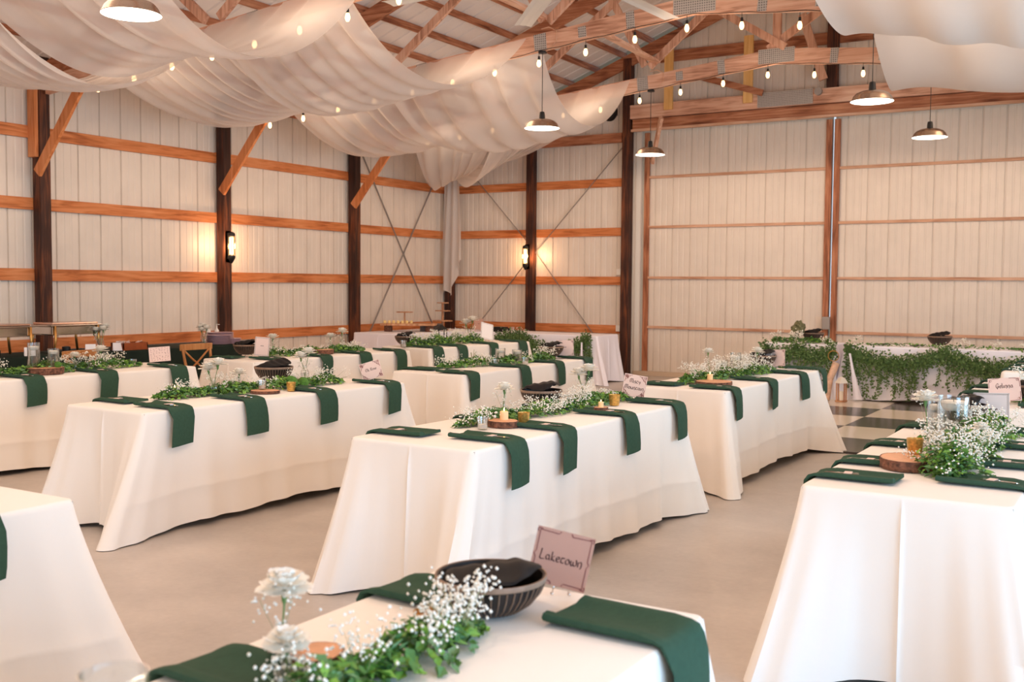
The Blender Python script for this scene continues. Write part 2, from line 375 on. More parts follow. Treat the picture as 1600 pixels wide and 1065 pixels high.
# wall girts (each board between two posts)
BN = ['between the far corner and nearest post', 'between the nearest-to-corner post and sconce post', 'between the sconce post and the picture-edge post', 'left of the picture-edge post', 'well outside the picture left edge', 'behind the camera side']
GZ = [0.778, 1.625, 2.476, 3.327]; GN = ['lowest', 'second', 'third', 'topmost']
for i, z in enumerate(GZ):
    for n in range(0, 4):
        y1 = -n * BAY - (0.0 if n == 0 else 0.07); y0 = -(n + 1) * BAY + 0.07
        jt = rnd.uniform(-0.006, 0.006)
        m = MB(); m.box((-0.04, y0 - 0.14, z - 0.072 + jt), (0.0, y1, z + 0.072 + jt))
        tag(m.build('wall_girt', PINE[1]), '%s board on left wall, %s' % (GN[i], BN[n]), 'board', 'horizontal boards of the walls')
    for n, (x0, x1) in enumerate(((0.08, 1.78), (1.92, 3.66))):
        m = MB(); m.box((x0, 0.0, z - 0.072), (x1, 0.04, z + 0.072))
        tag(m.build('wall_girt', PINE[0]), '%s horizontal board on far wall, %s the sconce post' % (GN[i], 'left of' if n == 0 else 'right of'), 'board', 'horizontal boards of the walls')
# posts
def post(name, x0, x1, y0, y1, ztop, label, side=None):
    m = MB(); w3 = (y1 - y0) if abs(x1 - x0) > abs(y1 - y0) else 0
    m.box((x0, y0, 0), (x1, y1, ztop)); return tag(m.build(name, DARKPOST, bevel=0.006), label, 'post', 'dark wooden wall posts')
PN = {0: 'in the far left corner behind the fabric tail', 1: 'on left wall, nearest the far corner', 2: 'on left wall carrying the lit sconce', 3: 'on left wall near the picture left edge', 4: 'on left wall just outside the picture', 5: 'on left wall behind the camera side'}
for n in range(1, 5):
    post('timber_post', 0.0, 0.15, -n * BAY - 0.07, -n * BAY + 0.07, 4.3, 'dark brown laminated wooden post ' + PN[n])
post('timber_post', 0.0, 0.14, -0.15, 0.0, 4.1, 'dark brown wooden post ' + PN[0])
post('timber_post', 1.78, 1.92, -0.15, 0.0, 4.7, 'dark brown wooden post on far wall carrying a lit sconce')
post('timber_post', 3.68, 3.83, -0.15, 0.0, 5.4, 'scarred dark post left of the big sliding door')
post('timber_post', 7.12, 7.28, -0.14, 0.0, 6.6, 'dark post above the sliding doors under the roof ridge').location = (0, 0, 0)
o = bpy.data.objects['timber_post.006'] if 'timber_post.006' in bpy.data.objects else None
# shorten the ridge post: it only stands above the door header
for o in list(COL.objects):
    if o.name.startswith('timber_post') and 'ridge' in o.get('label', ''):
        for v in o.data.vertices:
            if v.co.z < 0.1: v.co.z = 4.4
post('timber_post', 10.62, 10.77, -0.15, 0.0, 5.4, 'dark post right of the big sliding doors')
# knee braces and side boards
for n in range(1, 4):
    y = -n * BAY - 0.09
    m = MB(); m.beam((0.12, y, 2.83), (1.0, y, 3.86), 0.04, 0.14, (0, 1, 0)) if False else m.beam((0.13, y, 2.83), (0.98, y, 3.82), 0.04, 0.13)
    tag(m.build('knee_brace', PINE[2]), 'diagonal brown brace rising from the %s' % {1: 'post nearest the far left corner', 2: 'left wall post with the sconce', 3: 'post near the picture left edge'}[n], 'brace', 'diagonal braces on the left wall posts')
m = MB(); m.box((0.0, -3 * BAY - 0.125, 3.02), (0.13, -3 * BAY - 0.075, 4.2)); tag(m.build('post_side_board', PINE[2]), 'lighter brown board fixed beside top of post at picture left', 'board')
m = MB(); m.beam((4.55, -0.5, 4.30), (4.22, -0.10, 3.62), 0.05, 0.10)
tag(m.build('knee_brace', TRUSSW[2]), 'short diagonal brace under header above left sliding door', 'brace')
# steel cross bracing
def strap(p, q, label):
    m = MB(); m.beam(p, q, 0.004, 0.035, (1, 0, 0) if abs(p[0] - q[0]) < 0.05 else (0, 1, 0)); m2 = MB()
    tag(m.build('steel_strap', STEEL2), label, 'strap', 'steel cross bracing straps')
strap((0.012, -2.78, 3.95), (0.012, -0.15, 0.2), 'thin grey steel strap on left wall falling toward the corner')
strap((0.02, -2.78, 0.2), (0.02, -0.15, 4.0), 'thin grey steel strap on left wall rising toward the corner')
strap((0.15, -0.012, 4.0), (1.78, -0.012, 2.28), 'grey strap from far left corner down to sconce post')
strap((0.15, -0.02, 0.2), (1.78, -0.02, 2.02), 'grey strap from floor corner up to sconce post')
strap((1.92, -0.012, 2.14), (3.68, -0.012, 3.98), 'grey strap rising right from sconce post on far wall')
strap((1.92, -0.02, 2.13), (3.3, -0.02, 0.45), 'grey strap falling right from sconce post on far wall')
# header over the doors and end truss
for z0, z1, x0, x1, mt, lb in ((4.19, 4.36, 3.86, 10.62, HEADER[0], 'lower wooden header beam above the sliding doors'), (4.37, 4.60, 3.83, 10.62, TRUSSW[0], 'upper wooden header beam above the sliding doors')):
    m = MB(); m.box((x0, -0.13 if z0 < 4.3 else -0.17, z0), (x1, -0.02, z1)); tag(m.build('door_header', mt, bevel=0.004), lb, 'beam')
m = MB(); m.box((3.86, -0.19, 4.15), (10.6, -0.13, 4.19)); tag(m.build('door_track', RAIL[0]), 'pale rail along the underside of the door header', 'track')
m = MB(); m.box((4.3, 0.0, 5.30), (10.1, 0.04, 5.48)); tag(m.build('gable_girt', HEADER[0]), 'dark horizontal board high on the far gable', 'board')
m = MB(); m.beam((2.2, -0.10, roof_z(2.2) - 0.10), (7.15, -0.10, roof_z(7.15) - 0.10), 0.05, 0.2); tag(m.build('gable_rafter', HEADER[0]), 'dark sloping rafter on left half of far gable', 'beam')
m = MB(); m.beam((12.2, -0.10, roof_z(12.2) - 0.10), (7.25, -0.10, roof_z(7.25) - 0.10), 0.05, 0.2); tag(m.build('gable_rafter', HEADER[0]), 'dark sloping rafter on right half of far gable', 'beam')
m = MB(); m.box((0.2, -0.12, 4.0), (3.66, -0.04, 4.16)); tag(m.build('gable_beam', HEADER[0]), 'wooden beam across top of the far wall left of door', 'beam')
for x, lb in ((4.54, 'pale yellow vertical board nearer the post on the gable'), (5.90, 'pale yellow vertical board farther from the post on gable')):
    m = MB(); m.box((x - 0.075, -0.21, 4.47), (x + 0.075, -0.17, 5.53)); tag(m.build('gable_board', YELLOWW), lb, 'board')
m = MB(); m.beam((5.1, -0.22, 4.95), (6.15, -0.22, 4.60), 0.04, 0.10); tag(m.build('gable_brace', HEADER[0]), 'short brown diagonal between the two yellow gable boards', 'brace')
m = MB(); m.beam((6.75, -0.22, 5.75), (7.1, -0.22, 4.72), 0.04, 0.13); tag(m.build('gable_brace', TRUSSW[2]), 'brown diagonal beside the ridge post on the far gable', 'brace')
m = MB(); m.box((6.1, -0.205, 4.40), (7.0 - 0.05, -0.175, 4.60)); 
m = MB(); m.box((6.05, -0.176, 4.38), (6.93, -0.17, 4.61)); tag(m.build('nail_plate', GANG), 'grey toothed metal plate on the header left of ridge post', 'plate')
m = MB(); m.lathe([(0.0, 0), (0.06, 0), (0.06, 0.05), (0.0, 0.05)], seg=16); tag(m.build('junction_box', STEEL2, loc=(7.02, -0.18, 4.55), rot=(PI / 2, 0, 0)), 'round grey junction box beside the ridge post', 'box')
# sliding doors
def slide_door(n, x0, x1):
    r = struct(empty('door_%d' % n, (0, 0, 0)))
    m = siding(x0 + 0.04, x1 - 0.04, 0.05, lambda s: 4.40, lambda s, d, z: (s, 0.165 + d, z), off=0.0)
    m.box((x0, 0.20, 0.05), (x1, 0.215, 4.40)); m.build('panel', SIDING, r)
    for k, x in enumerate((x0 + 0.045, x1 - 0.045)):
        m = MB(); m.box((x - 0.045, 0.115, 0.06), (x + 0.045, 0.16, 4.16)); m.build('stile', HEADER[2], r)
    for z in (0.832, 1.683, 2.551, 3.401):
        m = MB(); m.box((x0 + 0.09, 0.12, z - 0.022), (x1 - 0.09, 0.16, z + 0.022)); m.build('rail', RAIL[0], r)
    return r
slide_door(1, 3.985, 7.165); slide_door(2, 7.20, 10.6)
m = MB(); m.box((3.87, 0.04, 0.02), (3.955, 0.10, 4.18)); struct(m.build('trim_2', WHITEP))
m = MB(); m.box((7.10, -0.0, 0.88), (7.22, 0.06, 1.08)); tag(m.build('door_latch', STEEL2, bevel=0.01), 'grey metal latch where the two sliding doors meet', 'latch')
for z, lb in ((0.80, 'white outlet box at foot of the scarred dark post'), (1.78, 'small white box higher beside the scarred dark post')):
    m = MB(); m.box((3.56, -0.06, z - 0.055), (3.66, 0.0, z + 0.055)); tag(m.build('outlet_box', WHITEP, bevel=0.008), lb, 'outlet')
sp = empty('loudspeaker', (3.52, -0.32, 4.5), 0, 'black oval loudspeaker high behind the scarred post', 'speaker')
m = MB(); m.blob((0, 0, 0), 0.14, 16, 10, sq=1.2); m.build('cabinet', BLACK, sp, True)
m = MB(); m.box((-0.02, 0.1, -0.03), (0.02, 0.28, 0.03)); m.build('bracket', BLACK, sp)

# ------------------------------------------------------------------ trusses
def truss(n):
    y = -n * BAY
    r = empty('roof_truss', (0, y, 0), 0, {1: 'pinkish wooden roof truss nearest the far gable', 2: 'second brown roof truss from the far gable, pendant lamp under it', 3: 'third roof truss from the far gable', 4: 'fourth roof truss from the far gable'}[n], 'truss', 'wooden roof trusses')
    wi = -5
    for sx in (-1, 1):
        X = lambda d: RX + sx * d
        m = MB()
        def seg(p, q, w, h): m.beam((p[0], 0, p[1]), (q[0], 0, q[1]), w, h)
        m = MB(); m.beam((X(7.0), 0, chord_z(X(7.0)) + 0.10), (X(0), 0, chord_z(RX) + 0.10), 0.05, 0.20); m.build('bottom_chord', TRUSSW[0], r)
        m = MB(); m.beam((X(7.2), 0, roof_z(X(7.2)) - 0.10), (X(0), 0, roof_z(RX) - 0.10), 0.05, 0.2); m.build('top_chord', HEADER[0], r)
        for p, q in (((1.87, 4.62), (2.45, roof_z(X(2.45)) - 0.12)), ((1.80, 4.60), (0.10, 5.98)), ((-0.12 * 1, 4.66), (1.76, 5.86)), ((4.1, 4.30), (2.1, 5.76)), ((4.3, 4.30), (4.9, roof_z(X(4.9)) - 0.12))):
            m = MB(); m.beam((X(p[0]), 0.0, p[1]), (X(q[0]), 0.0, q[1]), 0.045, 0.10); m.v = [(a, b + 0.004 * wi, c) for a, b, c in m.v]; wi += 1; m.build('web', TRUSSW[2], r)
        for d in (1.9, 1.35, 0.75, 3.6, 5.2):
            w2 = 0.16 if d > 1.5 else 0.10
            m = MB(); m.beam((X(d + w2 / 2), 0, chord_z(X(d + w2 / 2)) + 0.105), (X(d - w2 / 2), 0, chord_z(X(d - w2 / 2)) + 0.105), 0.058, 0.19 if d > 1.5 or d < 1 else 0.12); m.build('nail_plate', GANG, r)
    m = MB(); m.box((RX - 0.055, -0.022, 4.6), (RX + 0.055, 0.022, 6.5)); m.build('king_post', TRUSSW[2], r)
    m = MB(); m.box((RX - 0.24, -0.03, 4.47), (RX + 0.24, 0.03, 4.66)); m.build('nail_plate', GANG, r)
    return r
for n in range(1, 5): truss(n)
m = MB(); m.beam((5.35, -3 * BAY, 4.66), (5.35, -2 * BAY + 0.03, 4.66), 0.09, 0.04); tag(m.build('truss_brace', TRUSSW[1]), 'pale lengthwise board between the second and third trusses', 'brace')
m = MB(); m.beam((6.05, -2 * BAY, 4.42), (5.5, -BAY, 4.66), 0.09, 0.04); tag(m.build('truss_brace', TRUSSW[1]), 'pale lengthwise board slanting between first and second trusses', 'brace')

# ------------------------------------------------------------------ lamps
def mk_pendant():
    r = empty('pendant_lamp')
    m = MB(); m.lathe([(0.205, 0.0), (0.208, 0.004), (0.196, 0.02), (0.182, 0.05), (0.155, 0.078), (0.11, 0.098), (0.06, 0.108), (0.034, 0.112), (0.0, 0.112)], seg=40)
    shd = m.build('shade', STEEL, r, True, 60)
    m = MB(); m.lathe([(0.201, 0.004), (0.176, 0.048), (0.15, 0.072), (0.0, 0.098)], seg=40); m.lathe([(0.205, 0.0), (0.201, 0.004)], seg=40)
    m.build('lining', LAMPIN, shd, True)
    m = MB(); m.blob((0, 0, 0.035), 0.035, 12, 8); m.build('bulb', LAMPIN, shd, True)
    m = MB(); m.lathe([(0.0, 0.105), (0.036, 0.105), (0.034, 0.15), (0.028, 0.19), (0.012, 0.195), (0.0, 0.195)], seg=16); m.build('socket', BLACK, r, True, 40)
    m = MB(); m.tube([(0, 0, 0.19), (0, 0, 0.90)], 0.0045, 6); m.build('cord', BLACK, r)
    m = MB(); m.lathe([(0, 0.885), (0.05, 0.885), (0.05, 0.91), (0, 0.91)], seg=16); m.build('ceiling_plate', BLACK, r)
    m = MB(); m.tube([(0.03, 0, 0.90), (0.12, -0.03, 0.92), (0.2, -0.035, 1.0), (0.2, -0.035, 1.12), (0.1, -0.035, 1.17), (0.0, -0.035, 1.16)], 0.006, 6); m.build('cable_loop', RAIL[0], r)
    return r
for x, n, lb in ((5.32, 2, 'metal dome pendant lamp hanging at centre before the white swags'), (5.42, 1, 'metal dome pendant lamp beside scarred post, farther of left row'),
                 (9.07, 2, 'metal dome pendant lamp right of centre, nearer and larger'), (9.12, 1, 'metal dome pendant lamp at right, farther and lower'),
                 (5.30, 4, 'large metal dome pendant lamp at top left before the fabric')):
    z0 = 3.38 if n < 4 else 3.42
    o = inst('pendant', mk_pendant, (x, -n * BAY, z0), 0, lb, 'lamp', 'dome pendant lamps', (1, 1, 1))
    s = (chord_z(x) - z0) / 0.91
    for ch in o.children:
        if ch.name.split('.')[0] in ('cord',): ch.scale = (1, 1, (s * 0.91 - 0.17) / 0.74); ch.location = (0, 0, 0.17 - 0.17 * ((s * 0.91 - 0.17) / 0.74))
        if ch.name.split('.')[0] in ('ceiling_plate', 'cable_loop'): ch.location = (0, 0, s * 0.91 - 0.91)
# lights of the lamps: the five in view and the same row behind the camera and over the right half
def spot(name, loc, e, col=LAMP_COL, size=0.15):
    l = bpy.data.lights.new(name, 'POINT'); l.energy = e; l.color = col; l.shadow_soft_size = size
    o = bpy.data.objects.new(name, l); COL.objects.link(o); o.location = loc; return o
for x, n in ((5.32, 2), (5.42, 1), (9.07, 2), (9.12, 1), (5.3, 4), (9.07, 4), (5.3, 5), (9.07, 5), (5.3, 7), (9.07, 7)):
    spot('lamp_light', (x, -n * BAY, 3.395), LAMP_W * (1 if n < 3 else 0.24), LAMP_COL, 0.03)
for n in (1, 2, 3, 4, 5, 6):          # the glow of the bulb strings
    for x in (2.0, 4.6, 7.2, 9.8, 12.4):
        spot('string_glow', (x, -n * BAY - 0.12, chord_z(x) - 0.40), 17, LAMP_COL, 0.40)
# sconces
def mk_sconce():
    r = empty('wall_sconce')
    m = MB(); m.box((-0.05, 0.0, -0.24), (0.05, 0.02, 0.22)); m.build('backplate', BLACK, r, bevel=0.004)
    m = MB(); m.lathe([(0, 0.14), (0.055, 0.14), (0.05, 0.18), (0.02, 0.2), (0, 0.2)], (0, -0.07, 0), 16); m.box((-0.02, -0.07, 0.16), (0.02, 0.01, 0.19)); m.build('cap', BLACK, r, True, 40)
    m = MB(); m.lathe([(0, -0.14), (0.052, -0.14), (0.055, -0.17), (0.035, -0.21), (0.012, -0.25), (0, -0.25)], (0, -0.07, 0), 16); m.box((-0.02, -0.07, -0.19), (0.02, 0.01, -0.16)); m.build('base', BLACK, r, True, 40)
    m = MB(); m.lathe([(0.050, -0.14), (0.050, 0.14)], (0, -0.07, 0), 20); m.build('glass_tube', glassy('amber_glass', (1, 0.80, 0.5, 1), 0.08), r, True)
    m = MB(); m.lathe([(0.0, -0.13), (0.032, -0.12), (0.032, 0.12), (0.0, 0.13)], (0, -0.07, 0), 16); m.build('bulb', TUBEG, r, True)
    m = MB()
    for k in range(4):
        a = PI / 4 + k * PI / 2; m.tube([(0.053 * math.cos(a), -0.07 + 0.053 * math.sin(a), -0.15), (0.053 * math.cos(a), -0.07 + 0.053 * math.sin(a), 0.15)], 0.002, 5)
    m.build('cage', BLACK, r)
    return r
inst('sconce', mk_sconce, (0.15, -2 * BAY, 2.07), PI / 2, 'black lantern sconce lit on the left wall post', 'sconce', 'lit lantern sconces')
inst('sconce', mk_sconce, (1.82, -0.15, 2.06), 0, 'black lantern sconce lit on the far wall post', 'sconce', 'lit lantern sconces')
spot('sconce_light', (0.24, -2 * BAY - 0.14, 2.07), 9, (1, 0.55, 0.28), 0.04); spot('sconce_light', (0.24, -2 * BAY + 0.14, 2.07), 9, (1, 0.55, 0.28), 0.04)
spot('sconce_light', (1.70, -0.20, 2.06), 7, (1, 0.55, 0.28), 0.04); spot('sconce_light', (2.0, -0.20, 2.06), 7, (1, 0.55, 0.28), 0.04)
# string lights under the trusses
def string_light(n, x0, x1, phase, lb):
    y = -n * BAY - 0.05
    r = empty('string_light', (0, y, 0), 0, lb, 'string lights', 'bulb strings under the trusses')
    xs = []; x = phase
    while x < x1:
        if x > x0: xs.append(x)
        x += 0.61
    m = MB(); pts = []
    for i in range(int((x1 - x0) / 0.15)):
        xx = x0 + i * 0.15; pts.append((xx, 0, chord_z(xx) + 0.01 - 0.02 * abs(math.sin((xx - phase) * PI / 0.61))))
    m.tube(pts, 0.004, 5); m.build('cable', BLACK, r)
    pb = None
    for i, x in enumerate(xs):
        z = chord_z(x) - 0.04 - 0.03 * rnd.random()
        if pb is None:
            m = MB(); m.lathe([(0, -0.125), (0.014, -0.12), (0.024, -0.1), (0.026, -0.08), (0.018, -0.05), (0.012, -0.04)], seg=12); bm_ = m
            m = MB(); m.lathe([(0.013, -0.045), (0.015, -0.03), (0.013, 0.0), (0.003, 0.005), (0.003, 0.05)], seg=10); ps = m.build('socket', BLACK, r, True, 50); pb = bm_.build('bulb', BULBG, ps, True)
            c = ps
        else:
            c = copy_tree(ps, r)
        c.location = (x, 0, z)
    return r
string_light(1, 0.9, 12.4, 5.27 - 0.61 * 7, 'string of warm bulbs under the first truss from the far gable')
string_light(2, 0.9, 12.4, 5.30 - 0.61 * 7, 'string of warm bulbs under the second truss from the far gable')
string_light(3, 0.9, 6.2, 1.2, 'string of warm bulbs under the third truss, mostly behind fabric')
# ceiling fan
fan = empty('ceiling_fan', (7.15, -8.62, 4.22), 0, 'large white ceiling fan whose blades enter the picture top', 'fan')
m = MB(); m.lathe([(0, -0.1), (0.14, -0.09), (0.18, 0), (0.14, 0.1), (0, 0.12)], seg=24); m.build('hub', FANB, fan, True, 40)
m = MB(); m.tube([(0, 0, 0.1), (0, 0, 2.3)], 0.03, 10); m.build('downrod', BLACK, fan)
for k in range(8):
    a = math.radians(86.0 + 45 * k)
    m = MB(); pts = []
    for i, r_ in enumerate((0.16, 0.6, 1.2, 2.02)):
        for wv, zz in ((-0.085, 0.0), (-0.03, 0.022), (0.04, 0.026), (0.095, 0.008), (0.04, 0.014), (-0.03, 0.010)): pts.append((r_, wv, zz))
    m.grid(pts, 6, 4, True); m.add(pts[-6:], [(0, 1, 2, 3, 4, 5)]); m.build('blade', FANB, fan, rot=(0, 0, a))

# ------------------------------------------------------------------ fabric swags
def swag(p00, p10, p01, p11, sag0, sag1, seed, lb, mat=SHEER, folds=7, amp=0.020, nu=56, nv=40, name='fabric_swag', group='white fabric swags under the ceiling'):
    """p00..p10: attached edge at truss a (u 0..1); p01..p11: attached edge at truss b"""
    R = np.random.RandomState(seed); ph = R.rand(6) * 6.28; fr = folds * (0.6 + R.rand(4) * 0.9)
    P = [Vector(p) for p in (p00, p10, p01, p11)]; pts = []
    for j in range(nv):
        v = j / (nv - 1); q = 4 * v * (1 - v); qq = q ** 0.92
        for i in range(nu):
            u = i / (nu - 1)
            uu = 0.5 + (u - 0.5) * (1 - 0.05 * q)
            p = (P[0].lerp(P[1], uu)).lerp(P[2].lerp(P[3], uu), v)
            s = sag0 + (sag1 - sag0) * u + 0.10 * math.sin(3.2 * u + ph[0])
            f = 0
            for k in range(4):
                f += math.sin(6.28 * fr[k] * (u + 0.05 * math.sin(3 * v + ph[k + 1])) + ph[k] + 0.9 * (v - .5)) * (0.9, 0.6, 0.45, 0.3)[k]
            f = math.copysign(abs(f) ** 0.8, f)
            edge = 1.0 + 0.0 * q
            z = p.z - s * qq + amp * f * (0.45 + 0.75 * q) * edge
            y = p.y + 0.02 * f
            pts.append((p.x + 0.015 * f, y, z))
    m = MB(); m.grid(pts, nu, nv)
    return tag(m.build(name, mat, None, True), lb, 'fabric swag', group)
def tz(x): return chord_z(x) + 0.19
yb = lambda n: -n * BAY
SB = [(1, 2, 'between the first and second trusses'), (2, 3, 'between the second and third trusses'), (3, 4, 'between the third and fourth trusses')]
for a, c, d in SB:
    swag((1.25, yb(a) - .03, tz(1.25) - .1), (3.05, yb(a) - .03, tz(3.05)), (1.25, yb(c) + .03, tz(1.25) - .1), (3.05, yb(c) + .03, tz(3.05)), {1: .40, 2: .34, 3: .52}[a], {1: .78, 2: .62, 3: .74}[a], 10 + a, 'sheer white swag nearest the left wall, ' + d)
    swag((2.95, yb(a) - .03, tz(2.95)), (5.1, yb(a) - .03, tz(5.1)), (2.95, yb(c) + .03, tz(2.95)), ({1: 5.25, 2: 4.72, 3: 4.9}[a], yb(c) + .03, tz(5.1)), {1: .78, 2: .62, 3: .74}[a], {1: .88, 2: .84, 3: .98}[a], 20 + a, 'sheer white swag nearer the room centre, ' + d, folds=6)
swag((1.25, yb(4) - .03, tz(1.25) - .1), (3.05, yb(4) - .03, tz(3.05)), (1.25, yb(5), tz(1.25) - .1), (3.05, yb(5), tz(3.05)), .45, .8, 33, 'sheer white swag nearest the left wall at picture top left')
swag((2.95, yb(4) - .03, tz(2.95)), (5.1, yb(4) - .03, tz(5.1)), (2.95, yb(5), tz(2.95)), (5.1, yb(5), tz(5.1)), .8, .9, 34, 'sheer white swag passing over the large top left lamp')
swag((1.25, yb(1), tz(1.25) - .1), (3.0, yb(1), tz(3.0)), (0.10, -0.32, 3.72), (0.30, -0.32, 3.76), .52, .62, 41, 'sheer swag running from first truss into far left corner, left one', folds=5)
swag((2.9, yb(1), tz(2.9)), (5.05, yb(1), tz(5.05)), (0.26, -0.32, 3.76), (0.50, -0.32, 3.80), .66, .46, 42, 'sheer swag running from first truss into far left corner, right one', folds=5)
for a, c, lb, s in ((1, 2, 'denser white swag at right between the first and second trusses', 1), (2, 3, 'denser white swag at right between second and third trusses', 2)):
    swag((8.72 if a == 1 else 9.0, yb(a) - .03, tz(8.8)), (12.6, yb(a) - .03, tz(12.6) + .1), (9.0, yb(c) + .03, tz(9.0)), (12.6, yb(c) + .03, tz(12.6) + .1), .80, .92, 50 + a, lb, mat=SHEER2, folds=4.3, amp=0.020, nu=80)
# hanging tail in the corner
pts = []; nu, nv = 26, 24
for j in range(nv):
    v = j / (nv - 1)
    for i in range(nu):
        u = i / (nu - 1); wd = 0.30 + 0.16 * min(1, v * 1.6)
        zb = 1.38 + (0.0 if u < 0.55 else 0.55 * (u - 0.45) * 2) + 0.05 * math.sin(9 * u)
        x = 0.26 + (u - 0.5) * wd; z = 3.80 + (zb - 3.80) * v
        pts.append((x, -0.30 + 0.045 * math.sin(u * 17 + 1.3 * v) * (0.4 + v) , z))
m = MB(); m.grid(pts, nu, nv); tag(m.build('fabric_tail', SHEER2, None, True), 'long white fabric tail hanging down in the far left corner', 'fabric')
FIRSTRIBBON = 1

# ------------------------------------------------------------------ tables and cloths
def cloth_mesh(Wd, L, seed, corners, hem=0.05, top=0.0, crease=True):
    """local frame: 0..Wd by 0..L, top surface at z=0.76"""
    R = np.random.RandomState(seed); H = 0.76
    r = 0.035; per = []    # (x,y,nx,ny, corner index, dist to nearest corner, side)
    cs = [(0, 0), (Wd, 0), (Wd, L), (0, L)]
    sides = [((0, 0), (Wd, 0), (0, -1)), ((Wd, 0), (Wd, L), (1, 0)), ((Wd, L), (0, L), (0, 1)), ((0, L), (0, 0), (-1, 0))]
    for si, (a, c, n) in enumerate(sides):
        ln = math.hypot(c[0] - a[0], c[1] - a[1]); ux, uy = (c[0] - a[0]) / ln, (c[1] - a[1]) / ln
        N = max(30, int(ln / 0.027)); ts = [r + (ln - 2 * r) * i / N for i in range(N + 1)]
        if si in (0, 2): ts = sorted([t for t in ts if abs(t - ln / 2) > 0.012] + [ln / 2 - 0.011, ln / 2 - 0.005, ln / 2, ln / 2 + 0.005, ln / 2 + 0.011])
        for t in ts: per.append((a[0] + ux * t, a[1] + uy * t, n[0], n[1], si, t, ln))
        n2 = sides[(si + 1) % 4][2]; cc = (c[0] - ux * r + n2[0] * 0, c[1] - uy * r)
        cx, cy = c[0] - n[0] * r - n2[0] * r, c[1] - n[1] * r - n2[1] * r
        for k in range(1, 6):
            t = k / 6 * PI / 2; nx = n[0] * math.cos(t) + n2[0] * math.sin(t); ny = n[1] * math.cos(t) + n2[1] * math.sin(t)
            per.append((cx + nx * r, cy + ny * r, nx, ny, -1 - ((si + 1) % 4), 0, 0))
    n = len(per); rows = [0, .004, .012, .03, .06, .1, .16, .23, .31, .4, .5, .6, .685, .70, .715, .8, .9, 1.0]
    pts = []; ph = R.rand(8) * 6.28; lam = [0.30 + R.rand() * 0.15, 0.17 + R.rand() * 0.06, 0.11]
    # running distance around the edge
    dist = [0]
    for i in range(1, n): dist.append(dist[-1] + math.hypot(per[i][0] - per[i - 1][0], per[i][1] - per[i - 1][1]))
    er = 0.012
    for t in rows:
        for i, (x, y, nx, ny, si, s, ln) in enumerate(per):
            ci = None; dc = 0
            if si < 0: ci = -si - 1; dc = 0
            else:
                if s < ln / 2: ci = si; dc = s
                else: ci = (si + 1) % 4; dc = ln - s
            cv = corners[ci]
            w1 = math.exp(-(dc / 0.20) ** 2)
            vx = cv[0] * w1 * t ** 1.25; vy = cv[1] * w1 * t ** 1.25
            # the fold beside the corner tucks in again
            tuck = -0.035 * math.exp(-((dc - 0.30) / 0.09) ** 2) * t ** 1.1
            d = dist[i]
            rip = (math.sin(6.28 * d / lam[0] + ph[0]) * 0.012 + math.sin(6.28 * d / lam[1] + ph[1]) * 0.006) * t ** 1.1
            rip += 0.016 * math.sin(6.28 * dc / 0.105 + ph[2 + ci]) * math.exp(-(dc / 0.22) ** 2) * t ** 1.0
            fl = 0.028 * t + tuck + rip
            if crease and si in (0, 2):
                dd = abs(s - ln / 2); fl += 0.010 * min(1, t * 6) * math.exp(-(dd / 0.005) ** 2) + 0.012 * t * math.exp(-(dd / 0.10) ** 2)
            if crease and si in (1, 3): fl += 0.0038 * math.exp(-((t - 0.7) / 0.010) ** 2)
            hz = hem * (1 - math.exp(-(dc / 0.35) ** 2)) + 0.004 + 0.012 * math.sin(6.28 * d / 1.1 + ph[7]) * (1 if dc > .4 else 0)
            hz = max(0.004, hz)
            z = H - t * (H - hz)
            if t < 0.03:   # rounded edge
                k = min(1, t / 0.012 if t < 0.012 else 1); a = k * PI / 2
                ex = -er * (1 - math.sin(a)); z = H - er * (1 - math.cos(a)) if t <= 0.012 else z
            else: ex = 0
            pts.append((x + nx * (fl + ex) + vx, y + ny * (fl + ex) + vy, z))
    m = MB(); m.grid(pts, n, len(rows), True)
    # top surface as a grid fan: centre strip rows
    inner = [(x + nx * 0 - nx * 0.0, y + ny * 0.0, H) for (x, y, nx, ny, *_r) in per]
    o = len(m.v)
    m.v.append((Wd / 2, L * 0.25, H)); m.v.append((Wd / 2, L * 0.5, H)); m.v.append((Wd / 2, L * 0.75, H))
    m.f.append(tuple(range(n))[::-1]); m.mi.append(0)
    m.v = m.v[:o]
    return m
DEFC = [(-0.10, -0.22), (0.12, -0.26), (0.16, 0.16), (-0.14, 0.14)]
TAB = {}
def table(key, x, y, th, desc, corners=None, L=2.49, Wd=0.786, seed=1, mat=None, hem=0.05, clothname='tablecloth', colour='ivory', H=0.76):
    r = empty('folding_table', (x, y, 0), th, 'folding table hidden under the cloth of %s' % desc, 'table', 'cloth covered banquet tables')
    m = MB(); m.box((0.008, 0.008, 0.715), (Wd - 0.008, L - 0.008, 0.752)); m.build('tabletop', simple('table_plastic', lin((205, 200, 192)), 0.5) if 'table_plastic' not in MATS else MATS['table_plastic'], r)
    for lx, ly in ((0.12, 0.25), (Wd - 0.12, 0.25), (0.12, L - 0.25), (Wd - 0.12, L - 0.25)):
        m = MB(); m.tube([(lx, ly, 0.0), (lx, ly, 0.715)], 0.014, 8); m.build('leg', STEEL2, r)
    o = cloth_mesh(Wd, L, seed, corners or DEFC, hem).build(clothname, mat or IVORY, None, True, 50, (x, y, 0), (0, 0, th))
    tag(o, '%s floor length tablecloth on %s' % (colour, desc), 'tablecloth', 'floor length tablecloths')
    M = Matrix.Translation((x, y, 0)) @ Matrix.Rotation(th, 4, 'Z')
    TAB[key] = dict(M=M, th=th, L=L, W=Wd, desc=desc)
